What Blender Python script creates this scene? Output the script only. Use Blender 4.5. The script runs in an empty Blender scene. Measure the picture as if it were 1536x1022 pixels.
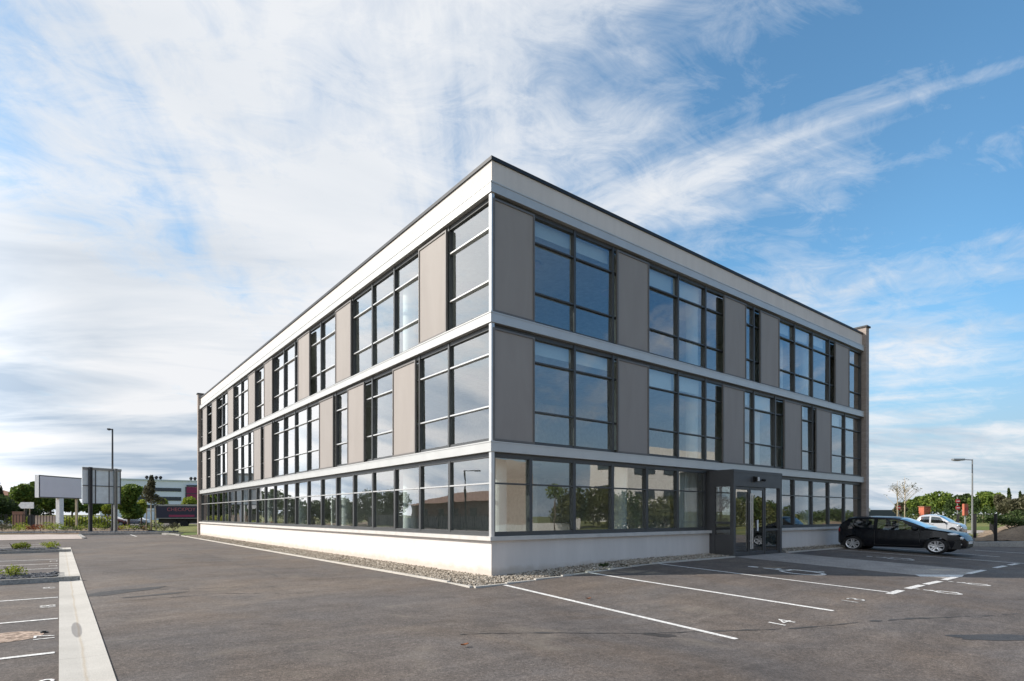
import bpy, math, random
import numpy as np
random.seed(7); RNG = np.random.default_rng(7)
S = bpy.context.scene; COL = S.collection
# ---------------------------------------------------------------- frame of reference
# x runs along the entrance facade, y along the long facade, both from the near corner of the building
A = math.radians(38.18); CA, SA = math.cos(A), math.sin(A)
F, H, YH = 863.5, 1.65, 772.0
CAM = (.5326*CA-14.6*SA, -.5326*SA-14.6*CA)
def clamp(x, a, b): return max(a, min(b, x))
def sstep(t): t = clamp(t, 0, 1); return t*t*(3-2*t)
def zf(u, v):                                   # the gentle fall of the car park
    return .035*clamp(u+1, 0, 6)*1.0 + .036*clamp(v, -9, 0)*sstep((u+5)/5)
def uv(X, Y): return (CAM[0]+X*CA+Y*SA, CAM[1]-X*SA+Y*CA)
def at(px, Y): return uv((px-768)/F*Y, Y)
def P(px, py):                                  # a spot of the ground
    z = 0
    for _ in range(40):
        Y = F*(H-z)/(py-YH); p = at(px, Y); z = zf(*p)
    return p
def hz(py, Y): return H+(YH-py)/F*Y
# ---------------------------------------------------------------- node helpers
def mat(name):
    m = bpy.data.materials.new(name); m.use_nodes = True
    nt = m.node_tree; b = nt.nodes['Principled BSDF']
    return m, nt, b
def setp(b, **k):
    for n, v in k.items():
        n = n.replace('_', ' ')
        if n in b.inputs: b.inputs[n].default_value = v
def noise(nt, scale, detail=4, rough=.55, vec=None, dist=0, coord='Object'):
    n = nt.nodes.new('ShaderNodeTexNoise'); n.inputs['Scale'].default_value = scale
    n.inputs['Detail'].default_value = detail; n.inputs['Roughness'].default_value = rough
    n.inputs['Distortion'].default_value = dist
    if vec is None:
        tc = nt.nodes.new('ShaderNodeTexCoord'); vec = tc.outputs[coord]
    nt.links.new(vec, n.inputs['Vector']); return n.outputs['Fac']
def ramp(nt, fac, stops):
    r = nt.nodes.new('ShaderNodeValToRGB'); nt.links.new(fac, r.inputs[0])
    e = r.color_ramp.elements
    while len(e) < len(stops): e.new(.5)
    for q, (p, c) in zip(e, stops):
        q.position = p; q.color = (c if len(c) == 4 else (*c, 1)) if hasattr(c, '__len__') else (c, c, c, 1)
    return r.outputs[0]
def mix(nt, fac, a, b, mode='MIX'):
    m = nt.nodes.new('ShaderNodeMix'); m.data_type = 'RGBA'; m.blend_type = mode
    for s, v in ((0, fac), (6, a), (7, b)):
        if hasattr(v, 'links') or isinstance(v, bpy.types.NodeSocket): nt.links.new(v, m.inputs[s])
        else: m.inputs[s].default_value = v if s == 0 else ((*v, 1) if len(v) == 3 else v)
    return m.outputs[2]
def mth(nt, op, a, b=None, c=None, cl=False):
    m = nt.nodes.new('ShaderNodeMath'); m.operation = op; m.use_clamp = cl
    for s, v in enumerate((a, b, c)):
        if v is None: continue
        if isinstance(v, bpy.types.NodeSocket): nt.links.new(v, m.inputs[s])
        else: m.inputs[s].default_value = v
    return m.outputs[0]
def bump(nt, b, h, strength=.3, dist=.01):
    n = nt.nodes.new('ShaderNodeBump'); n.inputs['Strength'].default_value = strength; n.inputs['Distance'].default_value = dist
    nt.links.new(h, n.inputs['Height']); nt.links.new(n.outputs[0], b.inputs['Normal'])
def simple(name, col, rough=.6, metal=0, var=.12, scale=6, bmp=0, spec=.5, coat=0):
    m, nt, b = mat(name); setp(b, Roughness=rough, Metallic=metal, Specular_IOR_Level=spec, Coat_Weight=coat)
    f = noise(nt, scale, 5)
    c = ramp(nt, f, [(.3, tuple(x*(1-var) for x in col)), (.7, tuple(min(1, x*(1+var)) for x in col))])
    nt.links.new(c, b.inputs['Base Color'])
    if bmp: bump(nt, b, noise(nt, scale*8, 4), bmp, .01)
    return m
def two(name, c1, c2, scale, rough=.9, fine=None, bmp=.4, lo=.35, hi=.65, bd=.02):
    m, nt, b = mat(name); setp(b, Roughness=rough, Specular_IOR_Level=.25)
    c = ramp(nt, noise(nt, scale, 6, .6), [(lo, c1), (hi, c2)])
    if fine:
        c = mix(nt, 1, c, ramp(nt, noise(nt, fine, 4, .7), [(.3, .55), (.7, 1.35)]), 'MULTIPLY')
        bump(nt, b, noise(nt, fine, 5, .7), bmp, bd)
    nt.links.new(c, b.inputs['Base Color']); return m
M = {}
def asphalt():
    m, nt, b = mat('asphalt'); setp(b, Specular_IOR_Level=.3)
    tc = nt.nodes.new('ShaderNodeTexCoord'); v = tc.outputs['Object']
    base = ramp(nt, noise(nt, .16, 6, .62, v, .6), [(.30, (.112, .095, .085)), (.5, (.146, .124, .110)), (.70, (.182, .154, .132))])
    med = ramp(nt, noise(nt, 1.1, 6, .65, v, 1.2), [(.28, .80), (.5, 1.0), (.74, 1.2)])
    mp = nt.nodes.new('ShaderNodeMapping'); mp.inputs['Scale'].default_value = (.5, 4.2, 1); mp.inputs['Rotation'].default_value = (0, 0, -.35)
    nt.links.new(v, mp.inputs[0])
    drag = ramp(nt, noise(nt, .7, 5, .6, mp.outputs[0], .5), [(.3, .86), (.52, 1.0), (.75, 1.13)])
    fine = ramp(nt, noise(nt, 30, 5, .9, v), [(.32, .50), (.5, 1), (.70, 1.7)])
    fine = mix(nt, 1, fine, ramp(nt, noise(nt, 11, 6, .85, v), [(.33, .72), (.5, 1), (.68, 1.3)]), 'MULTIPLY')
    spk = ramp(nt, noise(nt, 26, 2, .5, v), [(.66, (1, 1, 1)), (.74, (1.7, 1.6, 1.5))]); fine = mix(nt, 1, fine, spk, 'MULTIPLY')
    vor = nt.nodes.new('ShaderNodeTexVoronoi'); vor.inputs['Scale'].default_value = 60; nt.links.new(v, vor.inputs['Vector'])
    grit = ramp(nt, vor.outputs['Distance'], [(.0, 1.35), (.35, 1), (.8, .75)])
    pale = ramp(nt, noise(nt, .55, 4, .5, v, 2), [(.62, (0, 0, 0)), (.75, (.30, .30, .30))])
    dark = ramp(nt, noise(nt, .42, 4, .6, v, 1.5), [(.22, (.52, .52, .54)), (.36, (1, 1, 1))])
    c = mix(nt, 1, base, med, 'MULTIPLY'); c = mix(nt, 1, c, ramp(nt, noise(nt, .35, 5, .6, v, .9), [(.36, (.93, .975, 1.03)), (.5, (1, 1, 1)), (.64, (1.05, 1.0, .94))]), 'MULTIPLY'); c = mix(nt, 1, c, drag, 'MULTIPLY'); c = mix(nt, 1, c, fine, 'MULTIPLY'); c = mix(nt, 1, c, grit, 'MULTIPLY')
    c = mix(nt, 1, c, dark, 'MULTIPLY'); c = mix(nt, pale, c, (.26, .225, .18))
    nt.links.new(c, b.inputs['Base Color'])
    r = ramp(nt, noise(nt, 1.4, 5, .6, v), [(.3, .72), (.7, .95)]); nt.links.new(r, b.inputs['Roughness'])
    h = mix(nt, .5, noise(nt, 60, 4, .8, v), vor.outputs['Distance']); bump(nt, b, h, .55, .008)
    return m
M['asphalt'] = asphalt()
def render_wall(name, c):
    m, nt, b = mat(name); setp(b, Roughness=.9, Specular_IOR_Level=.2)
    tc = nt.nodes.new('ShaderNodeTexCoord'); v = tc.outputs['Object']
    mp = nt.nodes.new('ShaderNodeMapping'); mp.inputs['Scale'].default_value = (3, 3, .35); nt.links.new(v, mp.inputs[0])
    a = ramp(nt, noise(nt, 1.2, 5, .6, mp.outputs[0]), [(.3, .94), (.7, 1.02)])
    d = ramp(nt, noise(nt, .5, 5, .6, v), [(.3, .95), (.7, 1.02)])
    sp = nt.nodes.new('ShaderNodeSeparateXYZ'); nt.links.new(v, sp.inputs[0])
    splash = mth(nt, 'ADD', sp.outputs[2], mth(nt, 'MULTIPLY', noise(nt, 2.5, 5, .7, v), -.35))
    sc = ramp(nt, splash, [(-.0, (.83, .79, .74)), (.14, (1, 1, 1))])
    cc = mix(nt, 1, mix(nt, 1, mix(nt, 1, (*c, 1), a, 'MULTIPLY'), d, 'MULTIPLY'), sc, 'MULTIPLY')
    nt.links.new(cc, b.inputs['Base Color']); bump(nt, b, noise(nt, 90, 4, .7, v), .25, .004)
    return m
M['wall'] = render_wall('white_render', (.76, .71, .67))
M['fascia'] = render_wall('fascia_render', (.73, .68, .645))
M['band'] = simple('band_metal', (.56, .56, .545), .38, .25, .05, 1.5)
M['cap'] = simple('dark_metal_cap', (.03, .032, .035), .5, .3)
M['frame'] = simple('aluminium_frame', (.085, .088, .09), .42, .35, .08, 3)
M['silver'] = simple('pale_aluminium', (.62, .62, .61), .35, .5, .05, 3)
M['porch'] = simple('porch_cladding', (.088, .088, .09), .45, .25, .08, 2)
M['sill'] = simple('concrete_sill', (.60, .575, .54), .8, 0, .10, 4, .2)
def fabric():
    m, nt, b = mat('screen_fabric'); setp(b, Roughness=.62, Specular_IOR_Level=.35, Sheen_Weight=.1)
    tc = nt.nodes.new('ShaderNodeTexCoord'); v = tc.outputs['Object']
    mp = nt.nodes.new('ShaderNodeMapping'); mp.inputs['Scale'].default_value = (2.2, 2.2, .5); nt.links.new(v, mp.inputs[0])
    c = ramp(nt, noise(nt, 1, 4, .5, mp.outputs[0], .8), [(.3, (.315, .284, .262)), (.7, (.345, .313, .290))])
    oi = nt.nodes.new('ShaderNodeObjectInfo'); c = mix(nt, 1, c, ramp(nt, oi.outputs['Random'], [(0, (.92, .925, .93)), (1, (1.06, 1.05, 1.04))]), 'MULTIPLY')
    nt.links.new(c, b.inputs['Base Color']); bump(nt, b, noise(nt, 220, 2, .6, v), .25, .003); return m
M['fabric'] = fabric()
M['pframe'] = simple('screen_frame', (.17, .157, .148), .5, .2, .06, 3)
def brick():
    m, nt, b = mat('taupe_brick'); setp(b, Roughness=.85)
    tc = nt.nodes.new('ShaderNodeTexCoord'); sp = nt.nodes.new('ShaderNodeSeparateXYZ'); nt.links.new(tc.outputs['Object'], sp.inputs[0])
    cb = nt.nodes.new('ShaderNodeCombineXYZ'); nt.links.new(mth(nt, 'ADD', sp.outputs[0], sp.outputs[1]), cb.inputs[0]); nt.links.new(sp.outputs[2], cb.inputs[1])
    t = nt.nodes.new('ShaderNodeTexBrick'); nt.links.new(cb.outputs[0], t.inputs['Vector'])
    t.inputs['Scale'].default_value = 4; t.inputs['Color1'].default_value = (.33, .27, .235, 1); t.inputs['Color2'].default_value = (.42, .35, .305, 1)
    t.inputs['Mortar'].default_value = (.25, .22, .20, 1); t.inputs['Mortar Size'].default_value = .018; t.inputs['Brick Width'].default_value = .8; t.inputs['Row Height'].default_value = .25
    nt.links.new(t.outputs[0], b.inputs['Base Color']); bump(nt, b, t.outputs['Fac'], -.4, .01); return m
M['brick'] = brick()
def glass(name, base, tint, rough=.0, wob=.0):
    m, nt, b = mat(name); nt.nodes.remove(b); out = nt.nodes['Material Output']
    g = nt.nodes.new('ShaderNodeBsdfGlossy'); g.inputs['Roughness'].default_value = rough; g.inputs['Color'].default_value = (.97, .96, .95, 1)
    t = nt.nodes.new('ShaderNodeBsdfTransparent'); t.inputs['Color'].default_value = (*tint, 1)
    fr = nt.nodes.new('ShaderNodeFresnel'); fr.inputs['IOR'].default_value = 1.5
    fac = mth(nt, 'ADD', base, mth(nt, 'MULTIPLY', fr.outputs[0], 2.4*(1-base)), cl=True)
    if wob:
        n = nt.nodes.new('ShaderNodeBump'); n.inputs['Strength'].default_value = wob; n.inputs['Distance'].default_value = .02
        nt.links.new(noise(nt, .9, 2, .5), n.inputs['Height']); nt.links.new(n.outputs[0], g.inputs['Normal'])
    ge = nt.nodes.new('ShaderNodeNewGeometry'); fac = mth(nt, 'MULTIPLY', fac, mth(nt, 'SUBTRACT', 1, ge.outputs['Backfacing']))
    x = nt.nodes.new('ShaderNodeMixShader'); nt.links.new(fac, x.inputs[0]); nt.links.new(t.outputs[0], x.inputs[1]); nt.links.new(g.outputs[0], x.inputs[2])
    nt.links.new(x.outputs[0], out.inputs[0]); return m
M['glass'] = glass('window_glass', .16, (.90, .94, .93), 0, .10)
M['doorglass'] = glass('door_glass', .20, (.6, .63, .62))
M['carglass'] = glass('car_glass', .06, (.42, .46, .45))
M['inwall'] = simple('interior_wall', (.80, .78, .75), .9)
M['infloor'] = simple('interior_floor', (.42, .41, .39), .6)
M['inceil'] = simple('interior_ceiling', (.78, .78, .76), .9)
M['incol'] = simple('white_column', (.84, .84, .82), .7, 0, .02)
M['dark'] = simple('dark_backing', (.035, .034, .033), .8)
M['concrete'] = two('concrete_strip', (.52, .49, .44), (.62, .585, .53), .8, .85, 220, .15, bd=.002)
M['kerb'] = two('kerb_concrete', (.33, .32, .30), (.44, .42, .39), 1.5, .9, 25, .2)
M['paint'] = two('road_paint', (.62, .60, .57), (.80, .78, .75), 9, .7, 30, .1, .35, .5)
M['oldpaint'] = two('worn_road_paint', (.33, .32, .31), (.68, .67, .65), 12, .8, 40, .1, .42, .58)
M['paving'] = two('pale_paving', (.34, .305, .28), (.44, .40, .365), 1.2, .9, 22, .3)
M['pink'] = two('pink_paving', (.46, .385, .345), (.56, .48, .43), .9, .9, 18, .3)
M['soil'] = two('dry_soil', (.20, .145, .10), (.33, .25, .175), .8, .95, 12, .8, bd=.06)
M['grass'] = two('dry_grass', (.10, .125, .035), (.26, .245, .085), .35, .95, 14, .8, bd=.05)
M['lawn'] = two('green_grass', (.07, .115, .025), (.17, .20, .05), .6, .95, 14, .8, bd=.05)
M['slate'] = two('slate_chips', (.07, .075, .085), (.20, .205, .22), 9, .8, 30, 1, bd=.04)
M['gravelbed'] = two('gravel_bed', (.24, .21, .17), (.42, .37, .30), 14, .95, 40, 1, bd=.03)
def pebble():
    m, nt, b = mat('pebbles'); setp(b, Roughness=.85)
    g = nt.nodes.new('ShaderNodeNewGeometry')
    c = ramp(nt, g.outputs['Random Per Island'], [(0, (.14, .118, .092)), (.4, (.31, .262, .205)), (.8, (.46, .40, .325)), (1, (.60, .535, .45))])
    nt.links.new(c, b.inputs['Base Color']); return m
M['pebble'] = pebble()
def leafmat(name, c1, c2, c3):
    m, nt, b = mat(name); setp(b, Roughness=.65, Specular_IOR_Level=.25)
    g = nt.nodes.new('ShaderNodeNewGeometry')
    c = ramp(nt, g.outputs['Random Per Island'], [(0, c1), (.5, c2), (1, c3)])
    c = mix(nt, 1, c, ramp(nt, noise(nt, 1.3, 3), [(.3, .65), (.7, 1.35)]), 'MULTIPLY')
    nt.links.new(c, b.inputs['Base Color'])
    tr = nt.nodes.new('ShaderNodeBsdfTranslucent'); nt.links.new(c, tr.inputs[0])
    x = nt.nodes.new('ShaderNodeMixShader'); x.inputs[0].default_value = .35
    nt.links.new(b.outputs[0], x.inputs[1]); nt.links.new(tr.outputs[0], x.inputs[2]); nt.links.new(x.outputs[0], nt.nodes['Material Output'].inputs[0])
    return m
M['leaf'] = leafmat('green_leaves', (.06, .105, .016), (.125, .185, .032), (.23, .28, .055))
M['darkleaf'] = leafmat('dark_leaves', (.028, .050, .016), (.055, .088, .026), (.10, .14, .045))
M['lime'] = leafmat('lime_leaves', (.15, .20, .02), (.28, .33, .04), (.42, .44, .09))
M['mutedleaf'] = leafmat('muted_green_leaves', (.06, .072, .028), (.12, .13, .045), (.18, .185, .075))
M['olivegreen'] = leafmat('olive_green_leaves', (.07, .085, .02), (.13, .14, .035), (.20, .20, .06))
M['olive'] = leafmat('olive_leaves', (.05, .05, .028), (.10, .10, .055), (.16, .15, .09))
M['redleaf'] = leafmat('red_leaves', (.12, .03, .02), (.24, .07, .03), (.33, .15, .06))
M['bark'] = simple('bark', (.13, .10, .075), .9, 0, .25, 8, .5)
M['palewood'] = simple('pale_wood', (.42, .35, .25), .8, 0, .15, 6)
M['blackmetal'] = simple('black_metal', (.012, .012, .013), .45, .2)
M['greymetal'] = simple('galvanised_steel', (.30, .31, .31), .42, .6, .12, 4)
M['darkpost'] = simple('dark_grey_post', (.06, .063, .068), .5, .2)
M['signwhite'] = simple('white_sign_face', (.82, .74, .78), .3, 0, .03, 1)
M['signside'] = simple('white_sign_edge', (.80, .80, .80), .5)
M['signback'] = simple('sign_back_sheet', (.78, .83, .85), .5, .0, .12, 2)
M['blackpaint'] = simple('black_car_paint', (.006, .007, .010), .24, .0, .05, 1, 0, .3, .15)
M['whitepaint'] = simple('white_car_paint', (.48, .50, .53), .22, 0, .04, 1, 0, .5, 1)
M['silverpaint'] = simple('silver_car_paint', (.36, .42, .48), .25, .5, .04, 1, 0, .5, 1)
M['redpaint'] = simple('dark_red_car_paint', (.16, .02, .02), .25, .1, .04, 1, 0, .5, 1)
M['trim'] = simple('black_plastic', (.012, .012, .013), .55)
M['tyre'] = simple('rubber', (.014, .014, .015), .85)
M['rim'] = simple('alloy', (.62, .62, .63), .28, .7, .05)
M['lamp'] = simple('clear_lamp', (.72, .76, .80), .12, .3, .05)
M['redlamp'] = simple('red_lamp', (.35, .02, .02), .2)
M['red'] = simple('sign_red', (.45, .02, .03), .4)
M['white'] = simple('plain_white', (.80, .80, .79), .5, 0, .03)
M['orange'] = simple('orange_red', (.48, .13, .07), .6)
M['farwhite'] = simple('pale_blue_cladding', (.84, .88, .94), .6, 0, .05, .2)
M['fargrey'] = simple('pale_grey_cladding', (.62, .67, .69), .6, 0, .05, .2)
M['fardark'] = simple('far_dark_glass', (.03, .045, .06), .2)
M['magenta'] = simple('magenta_cladding', (.26, .02, .085), .5)
M['terra'] = simple('terracotta_wall', (.30, .17, .12), .85, 0, .12, .5)
M['tile'] = simple('roof_tile', (.33, .16, .10), .85, 0, .2, 3)
M['beige'] = simple('beige_wall', (.50, .41, .34), .85, 0, .06, .5)
M['offwhite'] = simple('white_far_wall', (.74, .72, .69), .8, 0, .04, .3)
M['navy'] = simple('navy_tarpaulin', (.012, .015, .045), .45)
M['pinkletter'] = simple('pink_lettering', (.40, .10, .12), .5)
M['deadleaf'] = simple('dead_leaf', (.30, .12, .05), .7)
M['cobble'] = two('reddish_cobble', (.22, .16, .12), (.50, .38, .30), 12, .9, 30, .6, .4, .55)
M['tar'] = simple('tar_seam', (.055, .052, .050), .7)
M['stain'] = two('oil_stain', (.050, .046, .044), (.085, .077, .072), 3, .55, 40, .4)
# ---------------------------------------------------------------- mesh helpers
class MB:
    def __init__(s): s.v = []; s.f = []
    def add(s, vs, fs): n = len(s.v); s.v += [tuple(p) for p in vs]; s.f += [tuple(n+i for i in f) for f in fs]; return s
    def box(s, x0, x1, y0, y1, z0, z1):
        x0, x1 = sorted((x0, x1)); y0, y1 = sorted((y0, y1)); z0, z1 = sorted((z0, z1))
        return s.add([(x0,y0,z0),(x1,y0,z0),(x1,y1,z0),(x0,y1,z0),(x0,y0,z1),(x1,y0,z1),(x1,y1,z1),(x0,y1,z1)],
            [(0,3,2,1),(4,5,6,7),(0,1,5,4),(1,2,6,5),(2,3,7,6),(3,0,4,7)])
    def bar(s, a, b, w, z0, z1):                # upright wall-like bar between two plan points
        dx, dy = b[0]-a[0], b[1]-a[1]; L = math.hypot(dx, dy) or 1; nx, ny = -dy/L*w/2, dx/L*w/2
        q = [(a[0]+nx,a[1]+ny),(a[0]-nx,a[1]-ny),(b[0]-nx,b[1]-ny),(b[0]+nx,b[1]+ny)]
        return s.add([(*p, z0) for p in q]+[(*p, z1) for p in q], [(3,2,1,0),(4,5,6,7),(0,1,5,4),(1,2,6,5),(2,3,7,6),(3,0,4,7)])
    def tube(s, pts, rs, n=8):
        vs = []; fs = []
        for i, p in enumerate(pts):
            a = pts[max(i-1, 0)]; b = pts[min(i+1, len(pts)-1)]
            d = np.array(b, float)-np.array(a, float); d /= (np.linalg.norm(d) or 1)
            u = np.cross(d, (0, 0, 1) if abs(d[2]) < .9 else (1, 0, 0)); u /= np.linalg.norm(u); w = np.cross(d, u)
            r = rs[i] if hasattr(rs, '__len__') else rs
            for k in range(n):
                t = 2*math.pi*k/n; vs.append(tuple(np.array(p)+r*(math.cos(t)*u+math.sin(t)*w)))
        for i in range(len(pts)-1):
            for k in range(n):
                k2 = (k+1) % n; fs.append((i*n+k, i*n+k2, (i+1)*n+k2, (i+1)*n+k))
        fs.append(tuple(range(n))[::-1]); fs.append(tuple((len(pts)-1)*n+k for k in range(n)))
        return s.add(vs, fs)
    def ball(s, c, r, n=8, m=6):
        rx, ry, rz = r if hasattr(r, '__len__') else (r, r, r); vs = [(c[0], c[1], c[2]-rz)]
        for i in range(1, m):
            ph = -math.pi/2+math.pi*i/m
            for k in range(n):
                t = 2*math.pi*k/n; vs.append((c[0]+rx*math.cos(ph)*math.cos(t), c[1]+ry*math.cos(ph)*math.sin(t), c[2]+rz*math.sin(ph)))
        vs.append((c[0], c[1], c[2]+rz)); fs = []
        for k in range(n): fs.append((0, 1+(k+1) % n, 1+k))
        for i in range(m-2):
            for k in range(n):
                k2 = (k+1) % n; fs.append((1+i*n+k, 1+i*n+k2, 1+(i+1)*n+k2, 1+(i+1)*n+k))
        o = 1+(m-2)*n; t = len(vs)-1
        for k in range(n): fs.append((o+k, o+(k+1) % n, t))
        return s.add(vs, fs)
    def obj(s, name, m, parent=None, smooth=False, off=(0, 0, 0)):
        me = bpy.data.meshes.new(name); me.from_pydata([(p[0]-off[0], p[1]-off[1], p[2]-off[2]) for p in s.v], [], s.f); me.materials.append(m if not isinstance(m, str) else M[m])
        if smooth: me.polygons.foreach_set('use_smooth', [True]*len(me.polygons))
        o = bpy.data.objects.new(name, me); COL.objects.link(o); o.location = off if parent is None else (0, 0, 0)
        if parent: o.parent = parent
        return o
def tag(o, label, cat, group=None):
    o['label'] = label; o['category'] = cat
    if group: o['group'] = group
    return o
def stuff(o, label, cat): o['kind'] = 'stuff'; return tag(o, label, cat)
def struct(o): o['kind'] = 'structure'; return o
def empty(name, loc, rz, label, cat, group=None):
    o = bpy.data.objects.new(name, None); COL.objects.link(o); o.location = loc; o.rotation_euler = (0, 0, rz); o.empty_display_size = .2
    return tag(o, label, cat, group)
def drape_poly(mb, pts, off, step=.5):
    """a quad a,b,c,d laid on the sloping ground as a fine grid"""
    a, b, c, d = [np.array(p, float) for p in pts]
    n = max(1, int(math.ceil(max(np.linalg.norm(b-a), np.linalg.norm(c-d))/step))); m = max(1, int(math.ceil(max(np.linalg.norm(d-a), np.linalg.norm(c-b))/step)))
    vs = []; fs = []
    for i in range(n+1):
        for j in range(m+1):
            s_, t_ = i/n, j/m; p = (a*(1-s_)+b*s_)*(1-t_)+(d*(1-s_)+c*s_)*t_; vs.append((p[0], p[1], zf(*p)+off))
    for i in range(n):
        for j in range(m): k = i*(m+1)+j; fs.append((k, k+m+1, k+m+2, k+1))
    mb.add(vs, fs); q = fs[0]; A3 = [np.array(mb.v[len(mb.v)-len(vs)+i]) for i in q[:3]]
    if np.cross(A3[1]-A3[0], A3[2]-A3[0])[2] < 0:
        k0 = len(mb.f)-len(fs); mb.f[k0:] = [f[::-1] for f in mb.f[k0:]]
    return mb
def grid_sheet(xs, ys, off):
    mb = MB(); n, m = len(xs), len(ys)
    vs = [(x, y, zf(x, y)+off) for x in xs for y in ys]
    fs = [(i*m+j, (i+1)*m+j, (i+1)*m+j+1, i*m+j+1) for i in range(n-1) for j in range(m-1)]
    return mb.add(vs, fs)
def line(mb, a, b, w=.1, off=.0145):
    a, b = np.array(a, float), np.array(b, float); d = b-a; d /= np.linalg.norm(d); n = np.array((-d[1], d[0]))*w/2
    return drape_poly(mb, [a+n, b+n, b-n, a-n], off)
def text_shape(s, size):
    cu = bpy.data.curves.new('t', 'FONT'); cu.body = s; cu.size = size; cu.align_x = 'CENTER'; cu.align_y = 'CENTER'
    o = bpy.data.objects.new('t', cu); COL.objects.link(o); me = bpy.data.meshes.new_from_object(o)
    vs = [tuple(v.co) for v in me.vertices]; fs = [tuple(p.vertices) for p in me.polygons]
    bpy.data.objects.remove(o); bpy.data.curves.remove(cu); bpy.data.meshes.remove(me); return vs, fs
def ground_text(name, s, c, size, sx, label, m='paint', rot=0.0, group=None):
    vs, fs = text_shape(s, size); mb = MB(); cr, sr = math.cos(rot), math.sin(rot)
    q = [(c[0]+x*sx*cr-y*sr, c[1]+x*sx*sr+y*cr) for x, y, _ in vs]
    mb.add([(x, y, zf(x, y)+.0155) for x, y in q], fs)
    return tag(mb.obj(name, m, off=(c[0], c[1], 0)), label, 'marking', group)
# ================================================================ GROUND
def axis(lo, hi, step, far): 
    a = list(np.arange(lo, hi+1e-6, step)); return [-far, -far*.4, -far*.15, lo-60, lo-20]+a+[hi+20, hi+60, far*.15, far*.4, far]
struct(grid_sheet(axis(-30, 60, .5, 2500), axis(-40, 60, .5, 2500), -.004).obj('ground', 'grass'))
struct(grid_sheet(list(np.arange(-30, 38.01, .5)), list(np.arange(-26, 36.01, .5)), .008).obj('asphalt', 'asphalt'))
# far part of the tarmac in front of the long facade, up to the kerb
mbx = MB(); K0, K1 = P(122, 803), P(263, 801.5)
drape_poly(mbx, [(-30, 36), (-1.2, 36), (-1.2, 50), (-30, 50)], .008, 2); struct(mbx.obj('asphalt_far', 'asphalt'))
# concrete drainage strip
def strip_mat():
    m = M['concrete'].copy(); m.name = 'drain_strip_concrete'; nt = m.node_tree; b = nt.nodes['Principled BSDF']
    src = b.inputs['Base Color'].links[0].from_socket
    tc = nt.nodes.new('ShaderNodeTexCoord'); v = tc.outputs['Object']
    sp = nt.nodes.new('ShaderNodeSeparateXYZ'); nt.links.new(v, sp.inputs[0])
    c = P(115, 946)
    dx = mth(nt, 'DIVIDE', mth(nt, 'SUBTRACT', sp.outputs[0], c[0]), .07); dy = mth(nt, 'DIVIDE', mth(nt, 'SUBTRACT', sp.outputs[1], c[1]), .80)
    r = mth(nt, 'ADD', mth(nt, 'MULTIPLY', dx, dx), mth(nt, 'MULTIPLY', dy, dy)); r = mth(nt, 'ADD', r, mth(nt, 'MULTIPLY', noise(nt, 6, 4, .6, v), .35))
    st = ramp(nt, r, [(.8, (.56, .56, .58)), (1.25, (1, 1, 1))])
    cx = mth(nt, 'ABSOLUTE', mth(nt, 'ADD', mth(nt, 'SUBTRACT', sp.outputs[0], -8.39), mth(nt, 'MULTIPLY', mth(nt, 'SUBTRACT', noise(nt, 1.2, 3, .5, v), .5), .06)))
    rust = ramp(nt, cx, [(.0, (.92, .85, .76)), (.022, (1, 1, 1))])
    joint = mth(nt, 'FRACT', mth(nt, 'DIVIDE', sp.outputs[1], 3.6)); jc = ramp(nt, joint, [(0, (.5, .49, .47)), (.004, (1, 1, 1))])
    cc = mix(nt, 1, mix(nt, 1, mix(nt, 1, src, st, 'MULTIPLY'), rust, 'MULTIPLY'), jc, 'MULTIPLY')
    nt.links.new(cc, b.inputs['Base Color']); return m
mb = MB(); n = 56; y0, y1 = -20, 24.2
prof = [(-8.61, .022), (-8.42, .013), (-8.36, .013), (-8.165, .022)]
vs = [(x, y0+(y1-y0)*i/n, z+.002) for i in range(n+1) for x, z in prof]
mb.add(vs, [(i*4+k, i*4+k+1, i*4+k+5, i*4+k+4) for i in range(n) for k in range(3)])
struct(mb.obj('drainage_strip', strip_mat()))
# pink footway and its kerbs
p = [P(88, 812.8), P(126, 808.2), P(119, 802), P(28, 802.4)]
mb = MB(); w0 = P(-60, 812.5); w1 = P(-60, 803); drape_poly(mb, [w0, P(126, 809), P(119, 802), w1], .03, 1); struct(mb.obj('footway', 'pink'))
# planting bed beyond the kerb
f0, f1, f2, f3 = P(-120, 802.2), P(119, 802.3), P(253, 800.6), (-2.0, 44.4)
bedpts = [f0, f1, f2, f3, (-1.6, 46), (-1.6, 80), (-90, 110)]
mb = MB(); nb = len(bedpts); mb.add([(x, y, -.05) for x, y in bedpts]+[(x, y, .10) for x, y in bedpts], [tuple(range(nb, 2*nb))[::-1]]+[(i, (i+1) % nb, (i+1) % nb+nb, i+nb) for i in range(nb)])
o_ = mb.obj('planting_bed', 'soil'); struct(o_)
import bmesh
bm_ = bmesh.new(); bm_.from_mesh(o_.data); bmesh.ops.recalc_face_normals(bm_, faces=bm_.faces); bm_.to_mesh(o_.data); bm_.free()
mb = MB(); ka, kb = P(119, 803.4), P(253, 801.6)
mb.bar(ka, kb, .30, 0, .19)
c_ = P(126, 808.5); mb.bar((ka[0], ka[1]-.2), c_, .22, 0, .10)
pts = [kb, (kb[0]+.9, kb[1]-.9), (-1.95, 42.9), (-1.5, 41.2), (-1.3, 38.7)]
for q, r in zip(pts, pts[1:]): mb.bar(q, r, .16, 0, .13)
struct(mb.obj('far_kerb', 'kerb'))
mb = MB(); drape_poly(mb, [(-1.35, 38.9), (3, 38.9), (3, 44.5), (-2.2, 44.5)], .03, 2); struct(mb.obj('lawn', 'lawn'))
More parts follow.
